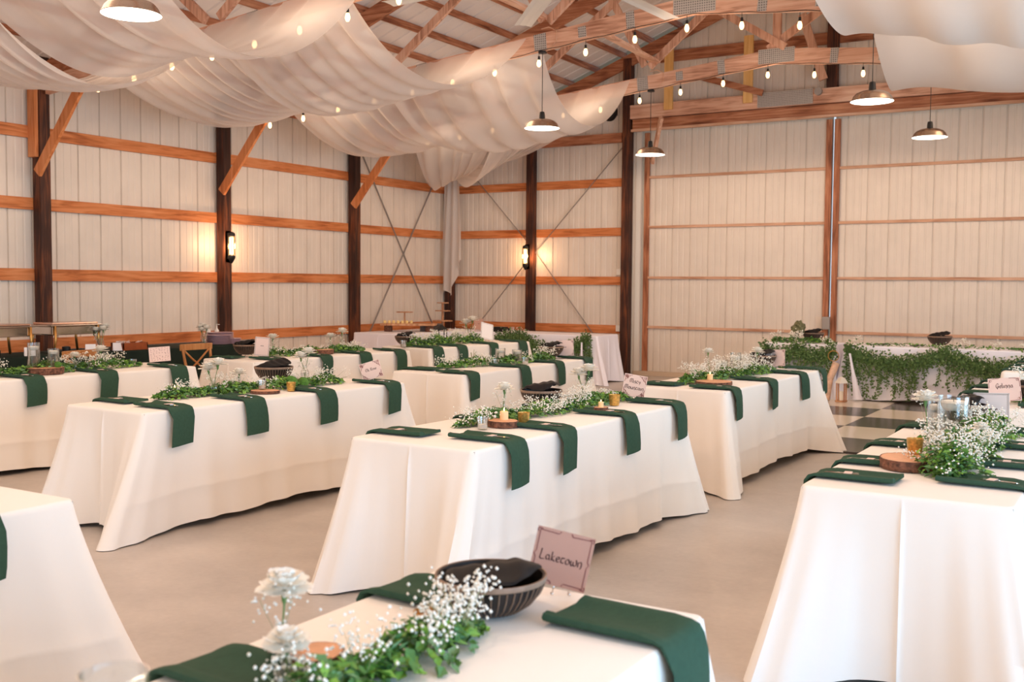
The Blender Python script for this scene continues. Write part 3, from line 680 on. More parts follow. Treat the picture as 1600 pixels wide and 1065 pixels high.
DESC = dict(I='the foreground Laketown table', J='the bottom left table', A='the centre table',
            B='the left centre table', C='the leftmost table', D='the back left table', E='the backmost table',
            F='the back centre table', G='the right centre table', H='the nearest right edge table', H2='the second right edge table',
            H3='the farthest right edge table')
table('I', 9.787, -16.694, -0.007, DESC['I'], [(-.1, -.1), (.1, -.1), (.13, .16), (-.1, .12)], seed=3)
table('J', 7.37, -16.66, 0.0, DESC['J'], [(-.1, -.1), (.1, -.1), (.10, .26), (-.1, .2)], seed=4)
table('A', 7.972, -12.422, -0.023, DESC['A'], [(-0.03, -0.24), (0.05, -0.30), (0.08, 0.24), (-0.12, 0.15)], seed=5)
table('B', 5.541, -12.337, -0.035, DESC['B'], [(-0.08, -0.20), (0.06, -0.34), (0.12, 0.18), (-0.12, 0.15)], seed=6)
table('C', 2.90, -12.155, -0.07, DESC['C'], [(-.1, -.2), (.14, -.2), (0.16, 0.14), (-0.12, 0.15)], seed=7, hem=.03)
table('D', 3.12, -8.99, -0.05, DESC['D'], [(-.1, -.2), (.1, -.2), (.12, .05), (-.1, .05)], L=2.42, seed=8)
table('E', 3.24, -6.18, -0.06, DESC['E'], [(-.1, -.05), (.10, -.06), (.12, .12), (-.1, .1)], L=2.2, seed=9)
table('F', 5.632, -9.054, 0.019, DESC['F'], [(-.08, -.2), (.15, -.18), (0.16, 0.14), (-0.12, 0.15)], seed=10)
table('G', 8.007, -9.061, -0.015, DESC['G'], [(-.08, -.2), (.17, -.24), (0.24, -0.0), (-0.12, 0.15)], seed=11, hem=0.075)
table('H', 10.303, -12.432, -0.002, DESC['H'], [(-0.12, -0.22), (.14, -.22), (0.1, 0.1), (-0.10, 0.1)], seed=12)
table('H2', 10.303, -9.06, -0.002, DESC['H2'], None, seed=13)
table('H3', 10.303, -5.72, -0.002, DESC['H3'], None, seed=14)

def napkin_mesh(seed, on=0.33, hang=0.225, w=0.182, flip=1):
    R = random.Random(seed)
    path = [(-on, 0.006), (-on + .02, .004), (-on * .8, 0.004), (-on * .5, 0.003), (-0.06, 0.003), (-0.012, 0.003), (0.006, -0.003), (0.017, -0.02), (0.030, -0.06), (0.034, -hang * .5), (0.038, -hang * .8), (0.040, -hang)]
    skew = R.uniform(-0.02, 0.02); pts = []; npt = 16
    for i, (x, z) in enumerate(path):
        x0 = path[max(i - 1, 0)]; x1 = path[min(i + 1, len(path) - 1)]
        dx, dz = x1[0] - x0[0], x1[1] - x0[1]; l = math.hypot(dx, dz); nx, nz = -dz / l, dx / l
        fl = 1.0 if i < 5 else (0.5 if i < 8 else 0.15)
        sec = [(-w / 2, .002), (-w / 2 - .007 * fl, .009 * fl + .002), (-w / 2 - .003, .018 * fl + .003), (-w / 2 + .014, .020 * fl + .003), (-w / 2 + .036, .010 * fl + .004), (-w / 4, .007), (0, .006), (w / 4, .006), (w / 2 - .03, .009 * fl + .004), (w / 2 - .008, .014 * fl + .003), (w / 2, .012 * fl + .002), (w / 2, .001), (w / 4, 0), (0, 0), (-w / 4, 0), (-w / 2 + .02, 0)]
        sh = skew * (i / len(path)) + (0.012 * math.sin(i * .7 + seed) if i > 7 else 0)
        for yy, h in sec:
            bend = 0.0 if i < 8 else 0.010 * math.sin(yy * 18 + seed)
            pts.append((x + nx * (h + bend) , yy * flip + sh, z + nz * h + (0.012 * yy / w if i == len(path) - 1 else 0)))
    m = MB(); m.grid(pts, npt, len(path), True); n = len(path)
    m.f.append(tuple(range(npt))); m.mi.append(0); m.f.append(tuple((n - 1) * npt + k for k in range(npt))[::-1]); m.mi.append(0)
    return m.mesh('napkin', GREENN, True, 60)
NAPM = [napkin_mesh(s) for s in (1, 2, 3)]; NAPL = [napkin_mesh(s, flip=-1) for s in (4, 5)]
def mk_cutlery():
    r = empty('cutlery_bundle')
    m = MB(); m.box((-.045, -.0045, .004), (.03, .0045, .008)); m.box((.03, -.011, .004), (.042, .011, .0075))
    for k in range(4): m.box((.042, -.0105 + k * .006, .004), (.085, -.0075 + k * .006, .007))
    m.build('fork', CHROME, r, rot=(0, 0, .10))
    m = MB(); m.box((-.05, .014, .004), (.02, .024, .008)); m.add([(.02, .012, .005), (.09, .012, .005), (.098, .02, .005), (.09, .028, .005), (.02, .026, .005)], [(0, 1, 2, 3, 4)]); m.box((.02, .012, .004), (.088, .026, .007)); m.build('knife', CHROME, r, rot=(0, 0, -.06))
    m = MB(); m.box((-.02, -.018, .0085), (.012, .034, .0105)); m.build('paper_band', CARDP, r)
    return r
NCOUNT = 0
def napkins(key, right, left, rdesc='right side', ldesc='left side', cut_r=True, cut_l=True):
    global NCOUNT
    T = TAB[key]; M = T['M']
    for side, ys, dd, cut in ((1, right, rdesc, cut_r), (-1, left, ldesc, cut_l)):
        for i, yy in enumerate(ys):
            ex = T['W'] if side > 0 else 0.0
            p = M @ Vector((ex, yy, 0.765)); NCOUNT += 1
            me = (NAPM if side > 0 else NAPL)[NCOUNT % (3 if side > 0 else 2)]
            o = bpy.data.objects.new('napkin', me); COL.objects.link(o); o.location = p; jit = rnd.uniform(-.05, .05)
            o.rotation_euler = (0, 0, T['th'] + (0 if side > 0 else PI) + jit)
            tag(o, '%s dark green napkin on the %s of %s' % (ORD[i], dd, DESC[key]), 'napkin', 'dark green folded napkins')
            if cut:
                q = M @ Vector((ex - side * (0.13 if side > 0 else .12), yy + .01, 0.772))
                inst('cutlery', mk_cutlery, q, T['th'] + (0 if side > 0 else PI) + rnd.uniform(-.2, .2), 'cutlery bundle on %s napkin at %s of %s' % (ORD[i], dd, DESC[key]), 'cutlery', 'wrapped cutlery bundles')
napkins('A', [.33, .87, 1.64, 2.36], [.25, 1.02, 1.8])
napkins('B', [.27, .88, 1.55, 2.32], [.3, 1.05])
napkins('F', [.13, 1.05, 1.75, 2.42], [.25], cut_l=False)
napkins('G', [.18, 1.07, 1.93, 2.52], [.22])
napkins('C', [.20, .86, 1.55, 2.28], [], cut_r=True)
napkins('D', [.32, 1.0, 1.62, 2.2], [.2], cut_l=False)
napkins('E', [.15, .62, 1.32, 2.0], [], cut_r=False)
napkins('I', [2.29], [1.60, 2.26], cut_r=False, cut_l=False)
for o in COL.objects:
    if o.name.startswith('napkin') and DESC['I'] in o.get('label', ''): o.scale = (.88, 1.1, 1)
napkins('J', [2.08], [], cut_r=False)
napkins('H', [.42, .95, 1.55, 2.15], [.27, .68, 1.32, 2.10])
napkins('H2', [.2, .85], [.32, .95, 1.55, 2.15], cut_r=False)
napkins('H3', [], [.3, .9, 1.5, 2.1], cut_l=False)

# ------------------------------------------------------------------ greenery
def leaf_arrays(P, D, S, rn):
    """leaves at points P (n,3), facing dirs D, size S -> verts, faces (bent diamond of 4 tris)"""
    V = []; F = []
    for p, d, s in zip(P, D, S):
        d = Vector(d).normalized(); a = d.orthogonal().normalized(); a.rotate(Matrix.Rotation(rn.random() * 6.28, 3, d)) ; b = d.cross(a)
        o = len(V); p = Vector(p)
        tip = p + a * s + d * s * .15; base = p - a * s * .3; l = p + b * s * .42 + a * s * .25 + d * s * .2; r_ = p - b * s * .42 + a * s * .25 + d * s * .2; mid = p + a * s * .3
        V += [base, l, tip, r_, mid]; F += [(o, o + 4, o + 1), (o + 1, o + 4, o + 2), (o, o + 3, o + 4), (o + 3, o + 2, o + 4)]
    return V, F
def mk_runner(name, path, width, height, n_leaf, n_bud, seed, lb, leafsize=0.026, budsize=0.0042, clusters=None, budheight=0.07, group='greenery runners on the tables', parent=None):
    """path: list of xyz centre points on the cloth; clusters: (t, radius, height, count) of baby's breath"""
    rn = random.Random(seed); P = [Vector(p) for p in path]
    ln = [0]
    for a, c in zip(P, P[1:]): ln.append(ln[-1] + (c - a).length)
    def at(t):
        s = t * ln[-1]
        for i in range(len(P) - 1):
            if s <= ln[i + 1] or i == len(P) - 2:
                k = (s - ln[i]) / max(1e-6, ln[i + 1] - ln[i]); return P[i].lerp(P[i + 1], k), (P[i + 1] - P[i]).normalized()
    r = empty(name, tuple(P[0])); tag(r, lb, 'greenery', group)
    o0 = P[0]
    clump = [(rn.random(), rn.uniform(.6, 1.25)) for _ in range(9)]
    LP, LD, LS = [], [], []
    for _ in range(n_leaf):
        t = rn.random(); c, d = at(t); side = d.cross(Vector((0, 0, 1)))
        g = 1.0 - 0.45 * abs(math.sin(t * 11 + seed)); u = rn.gauss(0, .45); u = max(-1, min(1, u))
        hh = height * g * (1 - u * u) * rn.random() ** .8
        fade = min(1, min(t, 1 - t) * 9 + .25)
        p = c + side * u * width * g * fade + Vector((0, 0, .008 + hh * fade)) + d * rn.uniform(-.02, .02)
        dd = Vector((rn.gauss(0, .6), rn.gauss(0, .6), .9 + rn.random())) + side * u * .8
        LP.append(p - o0); LD.append(dd); LS.append(leafsize * rn.uniform(.55, 1.25))
    V, F = leaf_arrays(LP, LD, LS, rn); m = MB(); m.add(V, F); m.build('foliage', LEAF, r, False)['kind'] = 'stuff'
    bm = MB(); st = MB(); cl = clusters or [(rn.random(), width * .8, budheight, n_bud // 8) for _ in range(8)]
    for (t, rad, hh, cnt) in cl:
        c, d = at(t); side = d.cross(Vector((0, 0, 1)))
        base = c + side * rn.uniform(-.35, .35) * width; rad *= 1.25
        for k in range(max(1, cnt // 14)):
            a = rn.uniform(0, 6.28); rr = rad * math.sqrt(rn.random())
            q = base + Vector((rr * math.cos(a), rr * math.sin(a) * 1.5, .02 + hh * rn.uniform(.35, 1.0)))
            st.tube([base + (q - base) * .1 + Vector((0, 0, .01)) - o0, q - o0 - Vector((0, 0, .01))], .0009, 3, False)
            for j in range(14):
                p = q + Vector((rn.gauss(0, .018), rn.gauss(0, .018), rn.gauss(0, .014))) - o0
                if p.z < .005: p.z = .005
                if rn.random() < .22: continue
                s = budsize * rn.uniform(.7, 1.3)
                bm.add([p + Vector((s, 0, 0)), p + Vector((0, s, 0)), p + Vector((-s, 0, 0)), p + Vector((0, -s, 0)), p + Vector((0, 0, s)), p + Vector((0, 0, -s))],
                       [(0, 1, 4), (1, 2, 4), (2, 3, 4), (3, 0, 4), (1, 0, 5), (2, 1, 5), (3, 2, 5), (0, 3, 5)])
    bm.build('blossoms', BUD, r, True)['kind'] = 'stuff'; st.build('stems', TWIG, r)['kind'] = 'stuff'
    return r
def tp(key, x, y, z=.76):
    v = TAB[key]['M'] @ Vector((x, y, z)); return (v.x, v.y, v.z)
Z = .763
mk_runner('greenery_runner', [(10.30, -15.75, Z), (10.20, -15.3, Z), (10.17, -14.95, Z), (10.20, -14.62, Z)], .10, .085, 1700, 0, 101, 'greenery and babys breath runner on ' + DESC['I'], .028, .0044,
          [(.52, .05, .10, 130), (.66, .06, .09, 170), (.80, .05, .09, 190), (.93, .055, .11, 330), (.98, .04, .10, 230)])
mk_runner('greenery_runner', [(8.25, -11.85, Z), (8.32, -11.3, Z), (8.36, -10.7, Z), (8.38, -9.95, Z)], .13, .085, 3000, 0, 102, 'greenery and babys breath runner on ' + DESC['A'], .026, .0046,
          [(.05, .09, .07, 330), (.34, .09, .09, 260), (.44, .09, .07, 420), (.58, .10, .10, 560), (.68, .08, .11, 300), (.85, .08, .08, 150)])
mk_runner('greenery_runner', [(5.82, -11.85, Z), (5.9, -11.3, Z), (5.95, -10.8, Z), (6.02, -10.2, Z)], .14, .085, 2800, 0, 103, 'greenery runner with moss on ' + DESC['B'], .028, .0050,
          [(.12, .08, .10, 200), (.3, .07, .12, 160), (.52, .07, .08, 200), (.78, .09, .10, 260), (.93, .09, .10, 260)])
mk_runner('greenery_runner', [(3.42, -12.15, Z), (3.42, -11.3, Z), (3.4, -10.5, Z), (3.42, -10.02, Z)], .15, .10, 2600, 0, 104, 'greenery and babys breath runner on ' + DESC['C'], .03, .0060,
          [(.12, .12, .17, 420), (.25, .12, .15, 420), (.62, .08, .10, 160), (.76, .10, .12, 300), (.88, .09, .10, 260)])
mk_runner('greenery_runner', [(3.46, -8.5, Z), (3.55, -7.8, Z), (3.66, -7.05, Z)], .15, .09, 1700, 0, 105, 'greenery runner on ' + DESC['D'], .032, .007,
          [(.15, .1, .08, 170), (.5, .1, .07, 120), (.9, .1, .09, 260)])
mk_runner('greenery_runner', [(3.62, -6.15, Z), (3.66, -5.4, Z), (3.7, -4.6, Z)], .17, .14, 1700, 0, 106, 'frothy babys breath runner on ' + DESC['E'], .034, .0062,
          [(.12, .12, .16, 330), (.35, .12, .16, 380), (.6, .12, .18, 380), (.85, .12, .16, 300)])
mk_runner('greenery_runner', [(5.85, -8.6, Z), (5.98, -8.0, Z), (6.1, -7.5, Z), (6.08, -6.85, Z)], .15, .09, 2200, 0, 107, 'greenery runner on ' + DESC['F'], .03, .0056,
          [(.08, .1, .08, 220), (.3, .1, .09, 260), (.6, .08, .08, 120), (.85, .1, .13, 240)])
mk_runner('greenery_runner', [(8.30, -8.78, Z), (8.36, -8.1, Z), (8.44, -7.6, Z), (8.5, -7.0, Z)], .15, .09, 2600, 0, 108, 'greenery and babys breath runner on ' + DESC['G'], .028, .0052,
          [(.15, .09, .13, 240), (.3, .09, .14, 240), (.5, .12, .16, 620), (.66, .1, .16, 420), (.8, .1, .15, 300)])
mk_runner('greenery_runner', [(10.78, -12.02, Z), (10.76, -11.5, Z), (10.76, -11.0, Z), (10.78, -10.35, Z)], .18, .14, 6200, 0, 109, 'full babys breath and ivy runner on ' + DESC['H'], .025, .0044,
          [(.07, .15, .06, 230), (.2, .14, .13, 560), (.33, .15, .14, 640), (.46, .14, .13, 460), (.62, .13, .17, 420), (.76, .14, .17, 330)])
mk_runner('greenery_runner', [(10.78, -8.7, Z), (10.8, -7.6, Z), (10.8, -6.8, Z)], .17, .12, 1700, 0, 110, 'greenery runner on ' + DESC['H2'], .03, .006,
          [(.3, .13, .2, 420), (.55, .13, .2, 420), (.8, .13, .2, 420)])
mk_runner('greenery_runner', [(10.76, -5.5, Z), (10.76, -4.4, Z), (10.8, -3.5, Z)], .17, .12, 900, 0, 111, 'greenery runner on ' + DESC['H3'], .034, .008,
          [(.3, .13, .2, 300), (.7, .13, .2, 300)])

# ------------------------------------------------------------------ small table things
def mk_bowl(foot=True):
    r = empty('carved_bowl'); R_, Hh = .132, .105
    if foot:
        m = MB()
        for k in range(3):
            a = k * 2.094 + .4; m.tube([(.05 * math.cos(a), .05 * math.sin(a), .006), (.075 * math.cos(a), .075 * math.sin(a), -.022)], .004, 6)
        m.build('foot', CHROME, r)
    prof = [(.045, 0.0), (.07, .006), (.10, .03), (.122, .062), (.132, .09), (.134, Hh)]
    m = MB(); m.lathe([(0, 0)] + prof + [(.126, Hh), (.120, .07), (.09, .03), (0, .016)], seg=48); m.build('body', BOWLB, r, True, 50)
    m = MB(); m.lathe([(.1345, .092), (.1362, .096), (.1355, Hh + .002), (.1315, Hh + .002), (.1315, .096)], seg=48); m.build('rim', BOWLT, r, True, 50)
    m = MB()
    for k in range(44):
        a = 2 * PI * k / 44; ca, sa = math.cos(a), math.sin(a)
        m.tube([((q + .001) * ca, (q + .001) * sa, z) for q, z in prof[1:5]], .0015, 4, False)
    m.build('rib_inlay', BOWLT, r)
    return r
def mk_bowlcloth(seed):
    def f():
        R = np.random.RandomState(seed); ph = R.rand(8) * 6.28; n = 30; pts = []
        for j in range(n):
            for i in range(n):
                u, v = 2 * i / (n - 1) - 1, 2 * j / (n - 1) - 1
                # square to disc
                x = u * math.sqrt(1 - v * v / 2); y = v * math.sqrt(1 - u * u / 2); d = math.hypot(x, y)
                z = .098 + .036 * (1 - d ** 2) + .016 * x * (1 - .3 * y) + .010 * math.sin(2.6 * x + 1.9 * y + ph[1]) + .004 * math.sin(6 * y - 3 * x + ph[2]) + .0025 * math.sin(11 * x + 8 * y)
                k = .119 + .006 * math.sin(5 * math.atan2(y, x) + ph[3])
                pts.append((x * k, y * k, z if d < .97 else z - .006))
        m = MB(); m.grid(pts, n, n); return m.build('black_napkin', BLACKN, None, True)
    return f
def mk_carnation(h=.16, seed=1, flowers=((0, 0, 1.0),), breath=True, vase=True):
    def f():
        rn = random.Random(seed); r = empty('flower_stem')
        sm = MB(); pe = MB(); cal = MB()
        for (fx, fy, k) in flowers:
            top = Vector((fx, fy, h * k))
            sm.tube([(0, 0, .01), (fx * .4, fy * .4, h * k * .5), top - Vector((0, 0, .012))], .0022, 5)
            cal.lathe([(.002, -.03), (.006, -.022), (.007, -.01), (.010, .0)], tuple(top), 10)
            for ring, (rr, zz, n, tilt) in enumerate(((.050, .002, 20, .08), (.047, .014, 19, .36), (.039, .025, 17, .7), (.028, .035, 14, 1.05), (.016, .042, 10, 1.35))):
                for q in range(n):
                    a = 2 * PI * (q + rn.random() * .5) / n; ca, sa = math.cos(a), math.sin(a); wd = .016
                    P0 = top + Vector((ca * .004, sa * .004, zz * .4)); out = Vector((ca, sa, 0)) * math.cos(tilt) + Vector((0, 0, math.sin(tilt))); sd = Vector((-sa, ca, 0)); up = Vector((0, 0, 1))
                    L_ = rr * rn.uniform(.85, 1.15) + .004; vs = []
                    for e in range(5):
                        g = (e - 2) / 2; vs.append(P0 + out * L_ * .55 + sd * g * wd * .7 + up * rn.uniform(-.001, .002))
                    for e in range(5):
                        g = (e - 2) / 2; vs.append(P0 + out * L_ * (1 - .12 * g * g) + sd * g * wd + up * (rn.uniform(-.003, .004)))
                    vs.append(P0)
                    pe.add(vs, [(10, 0, 1), (10, 1, 2), (10, 2, 3), (10, 3, 4), (0, 5, 6, 1), (1, 6, 7, 2), (2, 7, 8, 3), (3, 8, 9, 4)])
        pe.build('petals', PETAL, r, True); sm.build('stem', STEM, r); cal.build('calyx', STEM, r, True)
        if breath:
            bm = MB()
            sb = MB()
            for q in range(5):
                a = rn.uniform(0, 6.28); tip = Vector((math.cos(a) * .045, math.sin(a) * .045, h * rn.uniform(.55, 1.05)))
                sb.tube([(0, 0, h * .3), tip], .0009, 3, False)
                for j in range(12):
                    p = tip + Vector((rn.gauss(0, .011), rn.gauss(0, .011), rn.gauss(0, .013))); s = .0042
                    bm.add([p + Vector((s, 0, 0)), p + Vector((0, s, 0)), p + Vector((-s, 0, 0)), p + Vector((0, -s, 0)), p + Vector((0, 0, s)), p + Vector((0, 0, -s))], [(0, 1, 4), (1, 2, 4), (2, 3, 4), (3, 0, 4), (1, 0, 5), (2, 1, 5), (3, 2, 5), (0, 3, 5)])
            bm.build('filler_blossoms', BUD, r, True); sb.build('filler_stems', TWIG, r)
        return r
    return f
def mk_budvase():
    r = empty('bud_vase'); m = MB()
    m.lathe([(0, .002), (.026, .002), (.030, .012), (.030, .05), (.024, .066), (.013, .078), (.012, .10), (.016, .106)], seg=24); m.build('glass', GLASS, r, True, 60)
    m = MB(); m.lathe([(0, .005), (.027, .006), (.027, .045), (0, .045)], seg=20); m.build('water', WATER, r, True, 50); return r
def mk_votive():
    r = empty('votive_holder'); m = MB(); m.lathe([(0, .001), (.025, .001), (.028, .01), (.034, .066), (.032, .066), (.026, .012), (0, .008)], seg=28)
    m.build('glass', glassy('ribbed_glass', (.97, .97, .97, 1), .14, .12) if 'ribbed_glass' not in MATS else MATS['ribbed_glass'], r, True, 50)
    m = MB(); m.lathe([(0, .009), (.024, .009), (.025, .028), (0, .028)], seg=20); m.build('candle', WAX, r, True, 40); return r
def mk_gold():
    r = empty('gold_votive_holder'); m = MB(); m.lathe([(0, .001), (.026, .001), (.029, .01), (.035, .066), (.033, .066), (.027, .012), (0, .03)], seg=28); m.build('glass', GOLDG, r, True, 50)
    m = MB(); m.lathe([(0, .012), (.024, .012), (.026, .030), (0, .030)], seg=20); m.build('candle', GLOW, r, True, 40); return r
def mk_cyl():
    r = empty('glass_cylinder'); m = MB(); m.lathe([(0, .003), (.047, .003), (.05, .006), (.05, .20), (.048, .20), (.047, .01)], seg=36); m.build('glass', GLASS, r, True, 50)
    m = MB(); m.lathe([(0, .006), (.045, .006), (.045, .145), (0, .145)], seg=28); m.build('water', WATER, r, True, 50)
    return r
def mk_floatcandle():
    m = MB(); m.lathe([(0, .0), (.030, .0), (.040, .012), (.043, .026), (.036, .032), (.012, .027), (0, .027)], seg=28); r = m.build('floating_candle', WAX, None, True, 40)
    m = MB(); m.tube([(0, 0, .026), (0, 0, .036)], .0012, 4); m.build('wick', BLACK, r); return r
def mk_slice(seed, Rr, Hh):
    def f():
        rn = random.Random(seed); seg = 40; r = empty('wood_slice')
        prof = [1 + .07 * math.sin(2 * 2 * PI * k / seg + seed) + rn.uniform(-.025, .025) for k in range(seg)]
        m = MB(); pts = []
        for z, s in ((0, .97), (Hh * .3, 1.0), (Hh * .7, .99), (Hh, 1.0), (Hh, .955)):
            for k in range(seg): t = 2 * PI * k / seg; q = Rr * prof[k] * s * (1 + rn.uniform(-.012, .012) * (z < Hh)); pts.append((q * math.cos(t), q * math.sin(t), z))
        m.grid(pts, seg, 5, True); m.build('bark', BARK, r, False)
        m = MB(); m.add([(Rr * .957 * prof[k] * math.cos(2 * PI * k / seg), Rr * .957 * prof[k] * math.sin(2 * PI * k / seg), Hh) for k in range(seg)], [tuple(range(seg))]); m.add([(Rr * .9 * math.cos(2 * PI * k / seg), Rr * .9 * math.sin(2 * PI * k / seg), 0.001) for k in range(seg)], [tuple(range(seg))[::-1]]); m.build('cut_face', SLICE, r)
        return r
    return f
def mk_pillar():
    m = MB(); m.lathe([(0, 0), (.024, 0), (.025, .045), (.022, .048), (0, .046)], seg=20); r = m.build('pillar_candle', simple('glowing_wax', lin((250, 216, 160)), .5) if 'glowing_wax' not in MATS else MATS['glowing_wax'], None, True, 40)
    m = MB(); m.lathe([(0, .048), (.004, .054), (.003, .062), (0, .07)], seg=8); m.build('flame', FLAME, r, True); return r
def mk_moss(): 
    m = MB(); m.blob((0, 0, .018), .024, 14, 9, random.Random(3), .08); return m.build('moss_ball', MOSS, None, True)
def bowl(x, y, D, s=1.0, z=Z, rz=0, which=1):
    fg = D == DESC['I']; z = z if fg else z + .024
    inst('bowl_fg' if fg else 'bowl', (lambda: mk_bowl(False)) if fg else mk_bowl, (x, y, z), rz, 'black carved wooden bowl on ' + D, 'bowl', 'black carved bowls', (s, s, s * (.86 if fg else 1)))
    inst('bowlcloth%d' % which, mk_bowlcloth(which * 7), (x, y, z + (.008 if fg else .014)), rz, 'crumpled black napkin in the bowl on ' + D, 'napkin', 'black napkins in bowls', (s, s, s * (.86 if fg else 1.1)))
FV = {'single': mk_carnation(.17, 11, ((.01, 0, 1),)), 'pair': mk_carnation(.18, 12, ((.028, .01, 1), (-.03, -.01, .84))), 'tall': mk_carnation(.24, 13, ((-.02, 0, 1),), True), 'short': mk_carnation(.12, 14, ((0, 0, 1),), True)}
def flower(x, y, kind, lb, vlb, z=Z, rz=0, s=1.0, vase=True):
    if vase: inst('budvase', mk_budvase, (x, y, z), 0, vlb, 'vase', 'clear glass bud vases', s)
    inst('flower_' + kind, FV[kind], (x, y, z + .004), rz, lb, 'flower', 'white carnations in vases', s)
def votive(x, y, lb, z=Z, s=1.0): inst('votive', mk_votive, (x, y, z), 0, lb, 'candle holder', 'clear glass votives', s)
def gold(x, y, lb, z=Z, s=1.0): inst('gold', mk_gold, (x, y, z), 0, lb, 'candle holder', 'gold glass votives', s)
def cyl(x, y, lb, z=Z, s=1.0, hs=1.0):
    o = inst('cyl', mk_cyl, (x, y, z), 0, 'clear glass cylinder with water, ' + lb, 'vase', 'glass candle cylinders'); o.scale = (s, s, hs)
    inst('float', mk_floatcandle, (x, y, z + .14 * hs), 0, 'white floating candle in glass cylinder, ' + lb, 'candle', 'floating candles', s)
def slice_(x, y, Rr, Hh, lb, z=Z, seed=1, rz=0): inst('slice%.3f_%.3f' % (Rr, Hh), mk_slice(seed, Rr, Hh), (x, y, z), rz, lb, 'wood slice', 'wood slices with bark'); return z + Hh
def pillar(x, y, z, lb, s=1.0): inst('pillar', mk_pillar, (x, y, z), 0, lb, 'candle', 'lit amber candles', s * .85)

# --- card lettering: strokes of a broad pen
GLY = {
 'L': ([[(.12, .95), (.10, .5), (.06, .05), (.30, .0), (.48, .06)]], .55), 'a': ([[(.38, .42), (.15, .45), (.06, .2), (.2, .03), (.36, .2)], [(.36, .48), (.38, .12), (.46, .02)]], .52),
 'k': ([[(.08, .85), (.08, .0)], [(.36, .5), (.1, .25), (.4, .0)]], .46), 'e': ([[(.08, .26), (.34, .30), (.3, .47), (.12, .42), (.07, .18), (.2, .02), (.38, .08)]], .44),
 't': ([[(.05, .48), (.42, .50)], [(.24, .48), (.08, .3), (.12, .05), (.36, .05)]], .46), 'o': ([[(.2, .48), (.06, .3), (.1, .06), (.28, .02), (.4, .2), (.32, .44), (.2, .48)]], .48),
 'w': ([[(.06, .46), (.08, .08), (.24, .02), (.30, .4)], [(.30, .12), (.46, .02), (.6, .2), (.54, .62)]], .68), 'n': ([[(.08, .46), (.08, .0)], [(.1, .36), (.26, .5), (.38, .38), (.38, .05), (.30, -.15)]], .50),
 'M': ([[(.10, .78), (.04, .35), (.12, .02)], [(.08, .7), (.3, .8), (.34, .1)], [(.34, .7), (.56, .8), (.62, .4), (.56, .0)]], .72), 'i': ([[(.08, .46), (.08, .06), (.14, .0)]], .22),
 's': ([[(.32, .44), (.12, .46), (.1, .3), (.3, .2), (.28, .02), (.06, .04)]], .40), 'y': ([[(.06, .46), (.12, .2), (.3, .2)], [(.36, .48), (.3, .05), (.14, -.22)]], .44),
 'u': ([[(.06, .46), (.08, .08), (.26, .03), (.38, .2)], [(.38, .48), (.38, .08), (.46, .0)]], .50), 'r': ([[(.08, .46), (.08, .0)], [(.1, .34), (.24, .48), (.36, .42)]], .38),
 'G': ([[(.55, .7), (.3, .85), (.08, .5), (.2, .05), (.45, .1), (.5, .4), (.32, .4)], [(.42, .3), (.30, -.2)]], .62), 'l': ([[(.08, .9), (.08, .08), (.16, .0)]], .24),
 'E': ([[(.5, .75), (.2, .8), (.06, .4), (.2, .03), (.48, .08)], [(.08, .42), (.4, .44)]], .56), 'R': ([[(.10, .78), (.10, .0)], [(.04, .74), (.36, .8), (.42, .55), (.12, .40), (.48, .0)]], .54), ' ': ([], .3), '~': ([[(0, .2), (.12, .35), (.24, .15), (.36, .35), (.48, .18)]], .55)}
def stroke(m, pts, pen, z, ang=.7, sub=5):
    P = [Vector((p[0], p[1])) for p in pts]; Q = []
    for i in range(len(P) - 1):
        p0 = P[max(i - 1, 0)]; p1 = P[i]; p2 = P[i + 1]; p3 = P[min(i + 2, len(P) - 1)]
        for k in range(sub):
            t = k / sub; Q.append(.5 * ((2 * p1) + (p2 - p0) * t + (2 * p0 - 5 * p1 + 4 * p2 - p3) * t * t + (3 * p1 - p0 - 3 * p2 + p3) * t ** 3))
    Q.append(P[-1]); vs = []
    for i, q in enumerate(Q):
        d = (Q[min(i + 1, len(Q) - 1)] - Q[max(i - 1, 0)]); d = d.normalized() if d.length > 1e-9 else Vector((1, 0)); nrm = Vector((-d.y, d.x))
        wv = pen * (.35 + .65 * abs(nrm.dot(Vector((math.cos(ang), math.sin(ang))))))
        vs += [(q.x + nrm.x * wv / 2, q.y + nrm.y * wv / 2, z), (q.x - nrm.x * wv / 2, q.y - nrm.y * wv / 2, z)]
    m.add(vs, [(2 * i, 2 * i + 1, 2 * i + 3, 2 * i + 2) for i in range(len(Q) - 1)])
def text(m, s, cx, cy, size, pen, z):
    wd = sum(GLY[c][1] for c in s) * size; x = cx - wd / 2
    for c in s:
        st, adv = GLY[c]
        for pl in st: stroke(m, [(x + a * size, cy + b_ * size) for a, b_ in pl], pen, z)
        x += adv * size
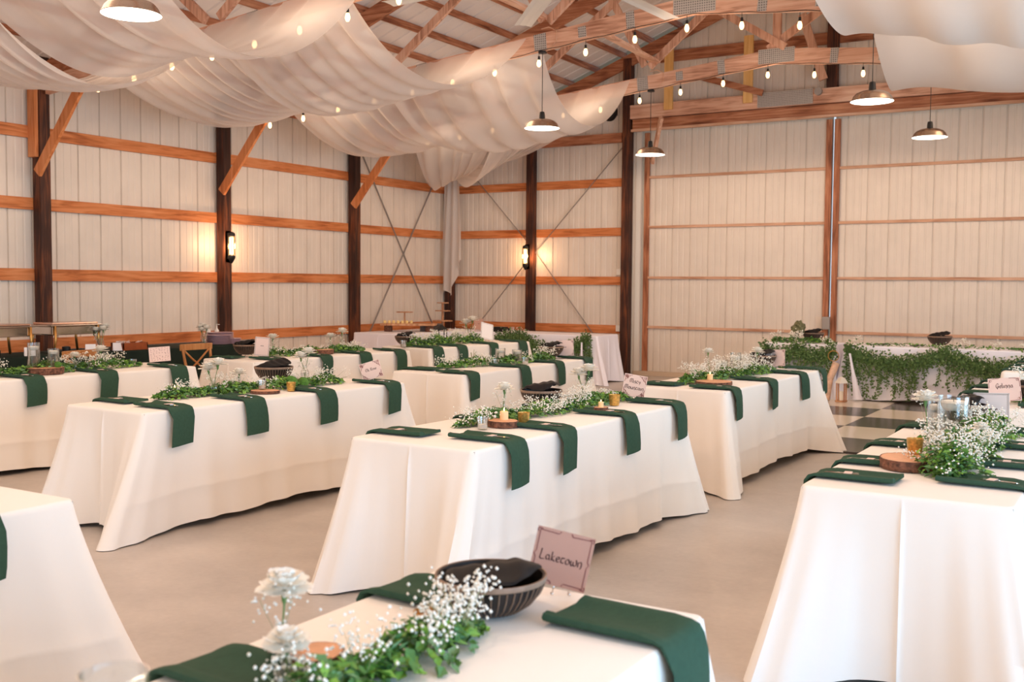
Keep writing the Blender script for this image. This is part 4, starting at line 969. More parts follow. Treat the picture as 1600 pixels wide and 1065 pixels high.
def card(loc, yaw, roll, w_, h_, lines, style, lb, mat=CARDP, size=.03, lean=.12, easel=True):
    """card faces local -y before yaw"""
    r = empty('table_card', loc, yaw, lb, 'card', 'table name cards')
    rot = (PI / 2 - lean, roll, 0)
    c = empty('x'); bpy.data.objects.remove(c)
    def place(o): o.rotation_euler = (Matrix.Rotation(PI / 2 - lean, 3, 'X') @ Matrix.Rotation(roll, 3, 'Z')).to_euler(); o.location = (0, 0, .022 + h_ / 2 * math.cos(lean)); return o
    m = MB(); m.box((-w_ / 2, -h_ / 2, -.0015), (w_ / 2, h_ / 2, 0)); pnl = place(m.build('panel', mat, r))
    k = MB(); zt = .0006
    for cy, s, sz in lines: text(k, s, 0, cy, sz, sz * .13, zt)
    k.build('lettering', INK, pnl)
    o = MB(); hw, hh = w_ / 2, h_ / 2
    if style == 'bracket':
        i_ = .008
        for sx in (-1, 1):
            for sy in (-1, 1):
                stroke(o, [(sx * (hw - i_), sy * (hh - i_)), (sx * .03, sy * (hh - i_ - .001)), (sx * .018, sy * (hh - i_ - .001)), (sx * .014, sy * (hh - .002))], .0035, zt, sub=4)
                stroke(o, [(sx * (hw - i_), sy * (hh - i_)), (sx * (hw - i_), sy * .02), (sx * (hw - i_), sy * .008), (sx * (hw - .003), 0)], .0030, zt, sub=4)
                stroke(o, [(sx * (hw - i_ - .006), sy * (hh - i_ + .002)), (sx * (hw - .002), sy * (hh - i_ + .003)), (sx * (hw - .003), sy * (hh - i_ - .006))], .004, zt)
    elif style == 'corner':
        for sx in (-1, 1):
            for sy in (-1, 1):
                X = lambda a, b_: (sx * (hw - a), sy * (hh - b_))
                stroke(o, [X(.006, .055), X(.010, .03), X(.006, .006), X(.03, .010), X(.055, .006)], .004, zt)
                stroke(o, [X(.012, .04), X(.022, .03), X(.014, .022), X(.010, .012), X(.022, .014), X(.03, .022), X(.04, .012)], .0045, zt)
                stroke(o, [X(.016, .016), X(.026, .026), X(.022, .034)], .005, zt)
    elif style == 'scroll':
        rn = random.Random(5)
        for kx in range(-3, 4):
            for ky in range(-3, 4):
                if abs(kx) < 3 and abs(ky) < 2 and style == 'scroll' and (abs(kx) < 2 and abs(ky) < 1): continue
                cx, cy = kx * w_ / 7.6, ky * h_ / 7.8; a = rn.uniform(0, 6.28)
                stroke(o, [(cx + .007 * t * math.cos(a + t * 3.3), cy + .007 * t * math.sin(a + t * 3.3)) for t in (1.2, .9, .6, .3)], .0028, zt)
    elif style == 'oval':
        for sx in (-1, 1):
            for sy in (-1, 1):
                stroke(o, [(sx * hw * .95, sy * hh * .2), (sx * hw * .92, sy * hh * .7), (sx * hw * .7, sy * hh * .92), (sx * hw * .3, sy * hh * .96)], .004, zt)
                stroke(o, [(sx * hw * .8, sy * hh * .9), (sx * hw * .92, sy * hh * .86), (sx * hw * .84, sy * hh * .7), (sx * hw * .74, sy * hh * .8)], .004, zt)
    elif style == 'frame':
        for q in (.93, .87): stroke(o, [(-hw * q, -hh * q), (-hw * q, hh * q * .9), (-hw * q * .9, hh * q), (hw * q * .9, hh * q), (hw * q, hh * q * .9), (hw * q, -hh * q * .9), (hw * q * .9, -hh * q), (-hw * q, -hh * q)], .003, zt, sub=3)
    o.build('ornament', INKR if style != 'frame' else STEEL2, pnl)
    if easel:
        m = MB(); m.tube([(-.022, -.012, .002), (-.018, -.004, .022), (-.02, .002, .05)], .0022, 6); m.tube([(.022, -.012, .002), (.018, -.004, .022), (.02, .002, .05)], .0022, 6)
        m.tube([(-.018, 0, .02), (.018, 0, .02)], .002, 6); m.tube([(0, 0.0, .045), (0, .05, .002)], .002, 6)
        m.blob((-.022, -.012, .005), .0045, 8, 6); m.blob((.022, -.012, .005), .0045, 8, 6); m.build('easel', CHROME, r, True)
    return r
CAMX, CAMY = 11.47, -16.58
def face(x, y, off=0.0): return math.atan2(CAMX - x, -(CAMY - y)) + off      # yaw so that local -y looks at the camera

# table I -----------------------------------------------------------
card((10.215, -14.262, Z), face(10.215, -14.262, -.10), -.20, .150, .140, [(-.010, 'Laketown', .0275)], 'bracket', 'pinkish brown card lettered Laketown beside the foreground bowl', CARDK)
bowl(10.135, -14.47, DESC['I'], 1.0, which=1)
gold(10.125, -14.715, 'gold votive in the greenery beside the foreground bowl', s=.95)
slice_(10.04, -14.98, .055, .035, 'small wood slice behind the foreground carnation', seed=4)
flower(9.985, -15.03, 'single', 'white carnation raised highest on the foreground table', 'clear bud vase at far left of the foreground greenery', s=.95)
flower(10.095, -15.13, 'short', 'low white carnation at the foreground picture bottom', 'clear bud vase holding the low foreground carnation', s=.80)
cyl(10.20, -15.60, 'at the bottom left corner of the picture', hs=1.10)
# table A
slice_(8.43, -11.66, .085, .035, 'round wood slice with bark on the near half of centre table', seed=2)
pillar(8.42, -11.63, Z + .035, 'amber candle glowing on the centre table wood slice', 1.15)
gold(8.47, -11.50, 'gold votive beside the amber candle on the centre table')
votive(8.40, -11.82, 'ribbed clear votive in babys breath at near end of centre table')
flower(8.27, -11.40, 'single', 'white carnation at near end of the centre table', 'bud vase at near end of the centre table')
flower(8.18, -10.20, 'pair', 'two white carnations beyond the bowl on centre table', 'bud vase beyond the bowl on the centre table', s=1.1)
bowl(8.22, -10.86, DESC['A'], .98, which=2)
gold(8.50, -10.38, 'gold votive at far end of the centre table', s=1.1)
slice_(8.60, -10.78, .045, .035, 'small wood slice under a candle on the centre table', seed=5); pillar(8.60, -10.78, Z + .035, 'amber candle on the small slice of the centre table', .8)
card((8.46, -9.98, Z), face(8.46, -9.98, -.05), -.16, .158, .150, [(.018, 'Misty', .034), (-.026, 'Mountain', .034)], 'corner', 'pink card lettered Misty Mountain at far end of centre table')
# table B
slice_(5.83, -11.70, .045, .025, 'small wood slice under the near candle of left centre table', seed=6); pillar(5.83, -11.70, Z + .025, 'amber candle at the near end of left centre table', 1.1)
flower(5.90, -11.42, 'pair', 'tall white carnation at near part of left centre table', 'bud vase at near part of left centre table', s=1.15)
flower(5.86, -11.14, 'short', 'short white carnation second along the left centre table', 'bud vase second along the left centre table', s=1.0)
slice_(6.10, -11.12, .10, .02, 'thin wood slice in the middle of left centre table', seed=7); votive(6.05, -11.10, 'clear votive on the thin slice of left centre table', Z + .02)
gold(6.16, -10.92, 'gold votive beside moss on the left centre table')
bowl(5.70, -10.62, DESC['B'], 1.1, which=1, rz=1)
flower(5.60, -10.16, 'pair', 'two white carnations beyond the bowl on left centre table', 'bud vase beyond the bowl on left centre table', s=1.15, rz=1)
for i, (x, y, s) in enumerate(((6.0, -10.75, 2.2), (6.02, -10.64, 1.8))): inst('moss', mk_moss, (x, y, Z), 0, '%s moss mound in the left centre table greenery' % ('larger' if i == 0 else 'smaller'), 'moss', 'moss mounds', s)
card((6.16, -10.0, Z), face(6.16, -10.0, -.05), .30, .165, .14, [(-.002, 'Elk Rose', .027)], 'corner', 'pink card tilted to the left on the left centre table')
# table C
slice_(3.46, -11.05, .165, .055, 'large thick wood slice on the leftmost table', seed=8)
cyl(3.40, -11.10, 'taller one on the thick slice at left', Z + .055, 1.0, 1.05); cyl(3.48, -10.97, 'shorter one on the thick slice at left', Z + .055, .95, .78)
inst('moss', mk_moss, (3.57, -10.99, Z + .055), 0, 'moss ball on the thick wood slice at left', 'moss', 'moss mounds', 1.2)
flower(3.42, -10.72, 'short', 'white carnation just right of the cylinders on leftmost table', 'bud vase just right of the cylinders on leftmost table', s=1.0)
flower(3.38, -10.42, 'short', 'white carnation farthest along the leftmost table', 'bud vase farthest along the leftmost table', s=1.25)
votive(3.45, -10.60, 'clear votive between carnations on the leftmost table'); votive(3.42, -10.10, 'clear votive at far end of the leftmost table greenery')
card((3.36, -9.74, Z), face(3.36, -9.74, .25), .05, .20, .14, [], 'scroll', 'pink card covered in scrolls at end of leftmost table', easel=False, lean=.08)
# table D
card((3.60, -8.62, Z), face(3.6, -8.62), -.08, .15, .20, [(0.0, '~~', .03)], 'frame', 'upright cream card at near end of back left table')
flower(3.10, -7.95, 'short', 'white flower left of the slice on the back left table', 'bud vase left of the slice on back left table', s=1.3)
slice_(3.62, -7.72, .14, .05, 'wood slice on the back left table', seed=9)
for i, (x, y) in enumerate(((3.25, -7.15), (3.33, -7.05))): flower(x, y, 'short' if i == 0 else 'single', ['lower', 'higher'][i] + ' white flower at far end of back left table', ['left', 'right'][i] + ' bud vase at far end of back left table', s=1.2)
bowl(3.30, -8.55, DESC['D'], 1.0, which=2)
# table E
bowl(3.50, -6.02, DESC['E'], 1.0, which=1); votive(3.62, -6.22, 'white votive at near end of the back table', s=1.3)
flower(3.32, -4.30, 'pair', 'white flowers at far end of the back table', 'vase at far end of the back table', s=1.5)
card((3.65, -4.35, Z), face(3.65, -4.35, .6), -.25, .2, .24, [], 'frame', 'plain white card at far end of the back table', CARDW, lean=.35)
ln = empty('candle_lantern', (3.30, -4.95, Z), .3, 'dark metal candle lantern at back among the babys breath', 'lantern')
m = MB()
for sx in (-1, 1):
    for sy in (-1, 1): m.box((sx * .055 - .006, sy * .055 - .006, 0), (sx * .055 + .006, sy * .055 + .006, .17))
m.box((-.065, -.065, 0), (.065, .065, .012)); m.box((-.065, -.065, .165), (.065, .065, .178)); m.lathe([(.085, .178), (.03, .22), (.012, .235), (0, .235)], seg=4); m.build('frame', BLACK, ln)
m = MB(); m.lathe([(0, .012), (.025, .012), (.025, .09), (0, .09)], seg=16); m.build('candle', WAX, ln, True, 40)
# table F
cyl(6.00, -7.78, 'left one on the back centre table', s=1.0, hs=.78); cyl(6.12, -7.66, 'right one on the back centre table', s=1.0, hs=.70)
votive(6.10, -8.02, 'clear votive left on back centre table'); votive(6.25, -7.72, 'clear votive right on back centre table', s=1.05)
bowl(6.03, -6.80, DESC['F'], 1.0, which=2); card((6.10, -6.62, Z), face(6.1, -6.62, .0), .03, .19, .17, [(0, '~~', .03)], 'oval', 'pink card behind the bowl on back centre table')
m = MB(); rn = random.Random(4)
for q in range(5): a = rn.uniform(0, 6.28); m.tube([(0, 0, 0), (math.cos(a) * .02, math.sin(a) * .02, .09), (math.cos(a) * .035, math.sin(a) * .035, .12 + .05 * rn.random())], .0022, 4)
tw = m.build('budding_twig', TWIG, None, True, loc=(5.92, -8.16, Z)); tag(tw, 'bare budding twig rising from back centre table greenery', 'twig')
# table G
slice_(8.53, -8.62, .155, .03, 'broad wood slice at near end of right centre table', seed=10); pillar(8.46, -8.52, Z + .03, 'amber candle on the broad slice of right centre table', 1.1)
flower(8.30, -8.10, 'tall', 'tall white carnation at near end of right centre table', 'bud vase at near end of right centre table', s=.9)
cyl(8.32, -7.86, 'shorter one on the right centre table', s=1.0, hs=.74); cyl(8.36, -7.62, 'taller one on the right centre table', s=.95, hs=1.0)
flower(8.46, -7.36, 'single', 'white carnation at middle of right centre table', 'bud vase at middle of right centre table', s=1.1)
bowl(8.32, -6.75, DESC['G'], 1.0, which=1); card((8.42, -6.66, Z), face(8.42, -6.66, -.3), .06, .19, .16, [], 'oval', 'pink card behind the bowl on right centre table')
# table H
slice_(10.60, -11.78, .135, .045, 'thick wood slice at near end of the right edge table', seed=11)
gold(10.60, -11.66, 'gold glowing votive on slice at the right edge table', Z + .045, 1.05); votive(10.72, -11.80, 'clear votive before the gold one on right edge table', Z + .02, 1.15)
flower(10.62, -11.42, 'tall', 'tall pink white carnation leaning in vase at the right edge', 'tall clear bottle vase at the right edge table', s=1.08)
flower(10.82, -11.30, 'single', 'white carnation in the babys breath at right edge', 'bud vase buried in babys breath at right edge', s=.75)
cyl(10.64, -10.86, 'larger one at the right edge table', s=1.5, hs=1.18); cyl(10.53, -10.66, 'smaller one at the right edge table', s=.95, hs=.98)
inst('moss', mk_moss, (10.53, -11.05, Z), 0, 'moss ball beside glass vases at the right edge table', 'moss', 'moss mounds', 1.3)
bowl(10.58, -10.12, DESC['H'], .95, which=2)
card((10.72, -10.02, Z), face(10.72, -10.02, -.05), .03, .19, .165, [(-.02, '~~ ~', .035)], 'frame', 'grey white framed card at far end of nearest right table', CARDB)
card((10.66, -8.80, Z), face(10.66, -8.8, -.05), .12, .20, .16, [(.012, 'Gelinna', .036), (-.04, '~~~', .018)], 'oval', 'pink card lettered in script on the second right table')
bowl(10.82, -8.62, DESC['H2'], 1.0, which=1)

# ------------------------------------------------------------------ dance floor
m = MB(); S = .93; x0, y0 = 8.65 - 3 * S, -4.81 - 2 * S
for i in range(7):
    for j in range(6):
        m.cur = (i + j + 1) % 2
        a, c = x0 + i * S, y0 + j * S
        if c + S > -1.0: continue
        m.box((a, c, .0), (a + S - .003, c + S - .003, .02))
tag(m.build('dance_floor', [TILEB, TILEW]), 'black and white checkered dance floor laid at the right', 'dance floor')

# ------------------------------------------------------------------ head tables with hanging vines
def vine_swag(nm, pts, strands, seed, lb, depth=.06):
    """pts: (x,z) of the rope along a vertical front face at y; strands: list of (x, ztop, zbottom)"""
    rn = random.Random(seed); y0 = pts[0][2]
    r = empty(nm, (pts[0][0], y0, 0), 0, lb, 'garland', 'hanging vine garlands'); o0 = Vector((pts[0][0], y0, 0))
    LP, LD, LS = [], [], []
    for (a, za, _), (c, zc, _2) in zip(pts, pts[1:]):
        L_ = math.hypot(c - a, zc - za)
        for _ in range(int(L_ * 1700)):
            t = rn.random(); p = Vector((a + (c - a) * t, y0 - rn.uniform(0, depth), za + (zc - za) * t)) + Vector((rn.gauss(0, .02), 0, rn.gauss(-.045, .055)))
            LP.append(p - o0); LD.append(Vector((rn.gauss(0, .5), -1, rn.gauss(.3, .5)))); LS.append(.034 * rn.uniform(.6, 1.2))
    m = MB(); m.add(*leaf_arrays(LP, LD, LS, rn)); m.build('rope_foliage', LEAFD, r)
    LP, LD, LS = [], [], []; st = MB()
    for (x, zt, zb) in strands:
        n = int((zt - zb) * 120); pth = []
        ph = rn.random() * 6; 
        for k in range(7):
            t = k / 6; pth.append(Vector((x + .015 * math.sin(ph + t * 5), y0 - .03, zt + (zb - zt) * t)) - o0)
        st.tube(pth, .0018, 3, False)
        for _ in range(n):
            t = rn.random(); z = zt + (zb - zt) * t
            LP.append(Vector((x + .015 * math.sin(ph + t * 5) + rn.gauss(0, .016), y0 - rn.uniform(.0, .05), z)) - o0); LD.append(Vector((rn.gauss(0, .5), -1, rn.gauss(.2, .4)))); LS.append(.030 * rn.uniform(.5, 1.2))
    m = MB(); m.add(*leaf_arrays(LP, LD, LS, rn)); m.build('strand_foliage', LEAFD, r); st.build('strands', TWIG, r)
    bm = MB()
    for (a, za, _), (c, zc, _2) in zip(pts, pts[1:]):
        for _ in range(int(abs(c - a) * 150)):
            t = rn.random(); p = Vector((a + (c - a) * t + rn.gauss(0, .02), y0 - rn.uniform(.0, .07), za + (zc - za) * t + rn.gauss(.05, .03))) - o0; s = .008
            bm.add([p + Vector((s, 0, 0)), p + Vector((0, s, 0)), p + Vector((-s, 0, 0)), p + Vector((0, -s, 0)), p + Vector((0, 0, s)), p + Vector((0, 0, -s))], [(0, 1, 4), (1, 2, 4), (2, 3, 4), (3, 0, 4), (1, 0, 5), (2, 1, 5), (3, 2, 5), (0, 3, 5)])
    bm.build('blossoms', BUD, r, True)
    return r
ROT90 = -PI / 2
table('P', 7.95, -1.30, -PI / 2, 'the right head table behind the dance floor', [(-.05, -.05), (.05, -.12), (.05, .1), (-.05, .05)], L=3.1, Wd=.76, seed=21, mat=WCLOTH, colour='white')
table('Q', 6.86, -1.40, -PI / 2, 'the short head table left of the log', [(-.05, -.05), (.05, -.08), (.05, .08), (-.05, .05)], L=.95, Wd=.70, seed=22, mat=WCLOTH, colour='white')
table('S', 1.70, -1.22, -PI / 2, 'the white far wall table', [(-.1, -.1), (.14, -.1), (.16, .24), (-.04, .10)], L=2.47, Wd=.76, seed=23, mat=WCLOTH, colour='white')
yP = -2.13
def catpts(x0, z0, x1, z1, sag, y, n=7): return [(x0 + (x1 - x0) * i / (n - 1), z0 + (z1 - z0) * i / (n - 1) - sag * 4 * (i / (n - 1)) * (1 - i / (n - 1)), y) for i in range(n)]
def strands(x0, x1, ztop, zb, seed, step=.030):
    rn = random.Random(seed); out = []; x = x0
    while x < x1: out.append((x + rn.uniform(-.012, .012), ztop(x), max(.06, zb(x) + rn.uniform(-.20, .24) * (1 if rn.random() < .7 else .6)))); x += step
    return out
def zrope(pts):
    def f(x):
        for a, c in zip(pts, pts[1:]):
            if a[0] <= x <= c[0] + 1e-6: return a[1] + (c[1] - a[1]) * (x - a[0]) / (c[0] - a[0])
        return pts[-1][1]
    return f
pA = catpts(8.0, .76, 9.26, .75, .17, yP); pB = catpts(9.26, .75, 10.5, .75, .17, yP, 8); pB2 = catpts(10.5, .75, 11.2, .66, .05, yP, 4)
vine_swag('vine_garland', pA, strands(8.0, 9.26, zrope(pA), lambda x: .17 if x < 8.85 else (.30 if x < 9.02 else .44), 5), 201, 'vine garland on left half of right head table, reaching the floor')
vine_swag('vine_garland', pB, strands(9.26, 10.5, zrope(pB), lambda x: .36 + .06 * math.sin(x * 9), 6), 202, 'vine garland hanging on right half of right head table')
vine_swag('vine_garland', pB2, strands(10.5, 11.1, zrope(pB2), lambda x: .40, 16), 212, 'vine garland at far right end of the head table')
yQ = -2.16
pC = catpts(6.86, .74, 7.32, .74, .10, yQ); pD = catpts(7.32, .76, 7.86, .74, .10, yQ)
vine_swag('vine_garland', pC, strands(6.86, 7.32, zrope(pC), lambda x: .42, 7), 203, 'vine garland on left part of the short head table')
vine_swag('vine_garland', pD, strands(7.32, 7.86, zrope(pD), lambda x: .34, 8), 204, 'vine garland on right part of the short head table')
yS = -2.05
pE = catpts(2.35, .66, 2.85, .76, -.02, yS); pE2 = catpts(2.85, .76, 4.05, .76, .22, yS)
vine_swag('vine_garland', pE, strands(2.4, 2.85, zrope(pE), lambda x: .32, 9), 205, 'short left end of vine garland on the far wall table')
vine_swag('vine_garland', pE2, strands(2.85, 3.98, zrope(pE2), lambda x: .22, 10) + [(4.0 + .02 * k, .76, .28) for k in range(6)], 206, 'drooping vine garland on the white far wall table')
# sash strips tied to the garlands
for x, y, lb in ((8.07, yP - .09, 'white sash hanging at left end of the right head table'), (3.98, yS - .09, 'thin white sash on the far wall table garland')):
    pts = []
    for j in range(14):
        v = j / 13
        for i in range(5): u = i / 4 - .5; pts.append((x + .12 * v * (1 if x > 5 else 0) + u * (.03 + (.10 if x > 5 else .03) * v ** 2) , y - .01 * math.sin(i * 1.6), .66 - v * (.62 if x > 5 else .30)))
    m = MB(); m.grid(pts, 5, 14); tag(m.build('sash', WCLOTH, None, True), lb, 'sash')
# log, small lantern, hoop between the head tables
m = MB(); m.tube([(7.93, -2.38, .03), (7.96, -2.34, .3), (8.02, -2.25, .52)], [.05, .045, .05], 12); m.v = [(x, y, max(z, .021)) for x, y, z in m.v]
tag(m.build('birch_log', simple('pale_birch', lin((214, 178, 152)), .7, noise=.25, nscale=20), None, True, 50, loc=(-.12, 0, 0)), 'pale leaning log between the two head tables', 'log')
m = MB(); m.tube([(7.55, -2.30, .022), (7.56, -2.28, .30)], .07, 12); tag(m.build('log_stump', BARK, None, True, 50), 'brown upright log beside the short head table', 'log')
lt = empty('candle_lantern', (8.02, -2.42, .022), 0, 'small pale lantern on the dance floor beside the log', 'lantern')
m = MB(); m.lathe([(.09, .25), (.05, .31), (.02, .33), (0, .33)], seg=4); m.build('roof', WHITEP, lt)
m = MB()
for sx in (-1, 1):
    for sy in (-1, 1): m.box((sx * .05 - .008, sy * .05 - .008, 0), (sx * .05 + .008, sy * .05 + .008, .25))
m.box((-.065, -.065, 0), (.065, .065, .02)); m.build('frame', PLANKW, lt)
m = MB(); m.lathe([(0, .02), (.03, .02), (.03, .14), (0, .14)], seg=14); m.build('candle', WAX, lt, True, 40)
m = MB(); m.tube([(7.87 + .07 * math.cos(t), -2.28, .62 + .07 * math.sin(t)) for t in [2 * PI * k / 24 for k in range(25)]], .006, 6, False); tag(m.build('gold_hoop', BRASS, None, True), 'thin gold hoop hung in vines between the head tables', 'hoop')
# things on the head tables
mk_runner('greenery_runner', [(6.95, -2.02, Z), (7.3, -2.0, Z), (7.8, -2.02, Z)], .06, .10, 500, 0, 301, 'leafy posy runner on the short head table', .04, .010, [(.05, .06, .14, 60), (.45, .1, .16, 140), (.9, .06, .08, 60)])
mk_runner('greenery_runner', [(8.1, -2.02, Z), (9.3, -2.0, Z), (10.9, -2.02, Z)], .05, .05, 500, 0, 302, 'thin flower runner along edge of the right head table', .03, .009, [(.02, .06, .09, 80), (.5, .08, .09, 80), (.62, .06, .09, 60), (.75, .06, .06, 50)])
m = MB(); m.blob((0, 0, .20), .09, 12, 9, random.Random(2), .25, 1.15); m.tube([(0, 0, 0), (0, 0, .14)], .012, 6)
tag(m.build('topiary_plant', simple('grey_green_foliage', lin((106, 104, 72)), .8, noise=.4, nscale=40), None, False, loc=(7.28, -1.9, Z)), 'bushy grey green plant standing on the short head table', 'plant')
bowl(7.45, -1.75, 'the short head table', 1.1, which=2); bowl(9.12, -1.75, 'the right head table', 1.15, which=1)
for i, (x, lb) in enumerate(((8.42, 'left'), (8.85, 'middle'), (10.15, 'right'))):
    m = MB(); m.grid([(-.09 + .18 * u, -.06 + .12 * v, .006 + .012 * math.sin(u * 7 + v * 4 + i)) for v in (0, .25, .5, .75, 1) for u in (0, .2, .4, .6, .8, 1)], 6, 5)
    tag(m.build('black_napkin', BLACKN, None, True, loc=(x, -1.85, Z + .01)), 'flat black napkin, %s of three on the right head table' % lb, 'napkin', 'black napkins on head table')
# far wall table things
m = MB(); m.box((-.14, -.1, 0), (.14, .1, .035)); m.box((-.12, -.09, .035), (.13, .09, .06)); m.box((-.10, -.08, .06), (.10, .08, .08)); tag(m.build('black_box_stack', BLACK, loc=(2.25, -1.75, Z), bevel=.004), 'stack of flat black boxes on the far wall table', 'box')
votive(2.45, -1.7, 'small white votive on the far wall table', s=1.2)
card((1.95, -1.95, Z), face(1.95, -1.95, .1), 0, .16, .19, [(0, '~', .04)], 'frame', 'pink card standing on left of the far wall table', CARDK)

# ------------------------------------------------------------------ buffet along the left wall
table('R', .80, -11.9, -.0, 'the dark buffet table by the left wall', [(-.05, -.1), (.08, -.1), (.08, .08), (-.05, .05)], L=2.44, Wd=.74, seed=31, mat=GREENC, colour='black green', hem=.03)
table('R2', .80, -9.40, .0, 'the dark buffet table under the sconce post', [(-.05, -.05), (.08, -.05), (.10, .10), (-.05, .05)], L=2.50, Wd=.74, seed=32, mat=GREENC, colour='black green', hem=.03)
def mk_chafer():
    r = empty('chafing_dish'); W2, D2 = .30, .18
    m = MB(); m.box((-W2, -D2, .20), (W2, D2, .30)); m.build('pan', CHROME, r, bevel=.012)
    m = MB(); m.box((-W2 - .02, -D2 - .02, .298), (W2 + .02, D2 + .02, .312)); m.build('rim', CHROME, r, bevel=.004)
    m = MB(); m.box((-W2 + .01, -D2 + .01, .312), (W2 - .01, D2 - .01, .335)); m.build('lid', simple('rosy_steel', lin((226, 196, 180)), .2, 1.0) if 'rosy_steel' not in MATS else MATS['rosy_steel'], r, bevel=.01)
    for sx in (-1, 1):
        for sy in (-1, 1):
            m = MB(); m.tube([(sx * .27, sy * .19, .30), (sx * .27, sy * .2, .16), (sx * .29, sy * .2, .0)], .014, 8); m.build('leg', BRASS, r, True)
    m = MB(); m.lathe([(0, .005), (.045, .005), (.045, .06), (.02, .065), (0, .065)], (0, 0, 0), 16); m.build('burner', BLACK, r, True, 40)
    return r
inst('chafer', mk_chafer, (1.22, -9.22, Z), PI / 2, 'steel chafing dish with brass legs, fully in view', 'chafing dish', 'steel chafing dishes')
inst('chafer', mk_chafer, (1.22, -10.05, Z), PI / 2, 'steel chafing dish cut by the left picture edge', 'chafing dish', 'steel chafing dishes')
def mk_jar():
    r = empty('mason_jar'); m = MB(); m.lathe([(0, .002), (.04, .002), (.043, .01), (.043, .11), (.033, .125), (.033, .15), (.036, .15)], seg=24); m.build('glass', GLASS, r, True, 60)
    m = MB(); m.lathe([(0, .006), (.04, .006), (.04, .07), (0, .07)], seg=20); m.build('water', WATER, r, True, 50); return r
inst('jar', mk_jar, (1.42, -8.93, Z), 0, 'mason jar vase beside the chafing dish', 'vase', 'vases on the buffet')
inst('flower_bouquetA', mk_carnation(.22, 31, ((.05, 0, 1), (-.04, .03, 1.02), (0, -.05, .95), (.02, .05, 1.1), (-.06, -.03, .86))), (1.42, -8.93, Z), 0, 'white flower bunch in the jar beside the chafing dish', 'flower', 'bouquets on the buffet', 1.1)
inst('jar', mk_jar, (1.35, -7.35, Z), 0, 'stemmed glass vase beside the lilac plates', 'vase', 'vases on the buffet')
inst('flower_bouquetA', None, (1.35, -7.35, Z), 1.5, 'cream flower bunch in vase beside the lilac plates', 'flower', 'bouquets on the buffet', .95)
bx = empty('wooden_box', (1.40, -8.52, Z), PI / 2, 'orange brown wooden box on the buffet', 'box')
m = MB(); m.box((-.17, -.11, 0), (.17, .11, .012))
for q in ((-.17, -.11, .17, -.10), (-.17, .10, .17, .11), (-.17, -.11, -.16, .11), (.16, -.11, .17, .11)): m.box((q[0], q[1], .012), (q[2], q[3], .085))
m.build('case', BOXW, bx)
m = MB(); rn = random.Random(8)
for q in range(14): m.tube([(rn.uniform(-.12, .12), rn.uniform(-.07, .07), .03), (rn.uniform(-.14, .14), rn.uniform(-.08, .08), .10)], .006, 5)
tag(m.build('favour_rolls', ROSE, None, True, loc=(1.40, -8.52, Z), rot=(0, 0, PI / 2)), 'pinkish rolled favours piled in the wooden box', 'favours', kind='stuff')
def mk_tent():
    m = MB(); m.add([(-.045, -.02, 0), (.045, -.02, 0), (.045, 0, .075), (-.045, 0, .075), (-.045, .02, 0), (.045, .02, 0)], [(0, 1, 2, 3), (3, 2, 5, 4)])
    o = m.build('tent_card', CARDW); s = o.modifiers.new('s', 'SOLIDIFY'); s.thickness = .0012; return o
for x, y, lb in ((1.45, -9.08 + .0, 'small grey white tent card left of the mason jar'), (1.45, -8.72, 'small white tent card left of the wooden box'), (1.2, -8.48, 'small white tent card behind the wooden box'), (1.45, -9.82, 'small tent card between the two chafing dishes')):
    inst('tent', mk_tent, (x, y, Z), 1.1, lb, 'card', 'small tent cards', 1.2)
m = MB(); m.lathe([(0, 0), (.05, 0), (.052, .03), (.02, .035), (.02, .09), (.0, .09)], seg=16); 
m = MB(); m.lathe([(0, 0), (.11, .004), (.125, .012), (.0, .012)], seg=28); tag(m.build('serving_plate', WHITEP, None, True, 50, loc=(1.46, -9.30, Z)), 'small white serving plate under the chafing dish front', 'plate')
def mk_plates(n, R_):
    def f():
        m = MB(); prof = [(0, 0)]
        for k in range(n): z = k * .012; prof += [(R_ * .8, z), (R_, z + .006), (R_, z + .009), (R_ * .9, z + .010)]
        prof.append((0, n * .012)); m.lathe(prof, seg=40); return m.build('plate_stack', LILAC, None, True, 50)
    return f
inst('plates12', mk_plates(12, .17), (1.20, -6.94, Z), 0, 'taller stack of lilac plates behind on the buffet', 'plates', 'stacks of lilac plates'); inst('plates10', mk_plates(10, .16), (1.34, -7.10, Z), 0, 'nearer tall stack of lilac plates beside the vase', 'plates', 'stacks of lilac plates')
inst('plates7', mk_plates(6, .11), (1.40, -6.92 + .0, Z), 0, 'short stack of small lilac plates at buffet end', 'plates', 'stacks of lilac plates')
for i, (x, y) in enumerate(((1.05, -7.0), (1.05, -6.86))):
    m = MB(); m.lathe([(0, 0), (.028, 0), (.028, .14), (.012, .16), (.01, .19), (0, .19)], seg=14); m.tube([(0, 0, .19), (0, 0, .215), (.04, 0, .213)], .005, 6)
    tag(m.build('pump_bottle', WHITEP, None, True, 50, loc=(x, y, Z + .02), rot=(0, 0, .4 * i)), 'white pump bottle behind the lilac plates, %s one' % ['left', 'right'][i], 'bottle', 'pump bottles')

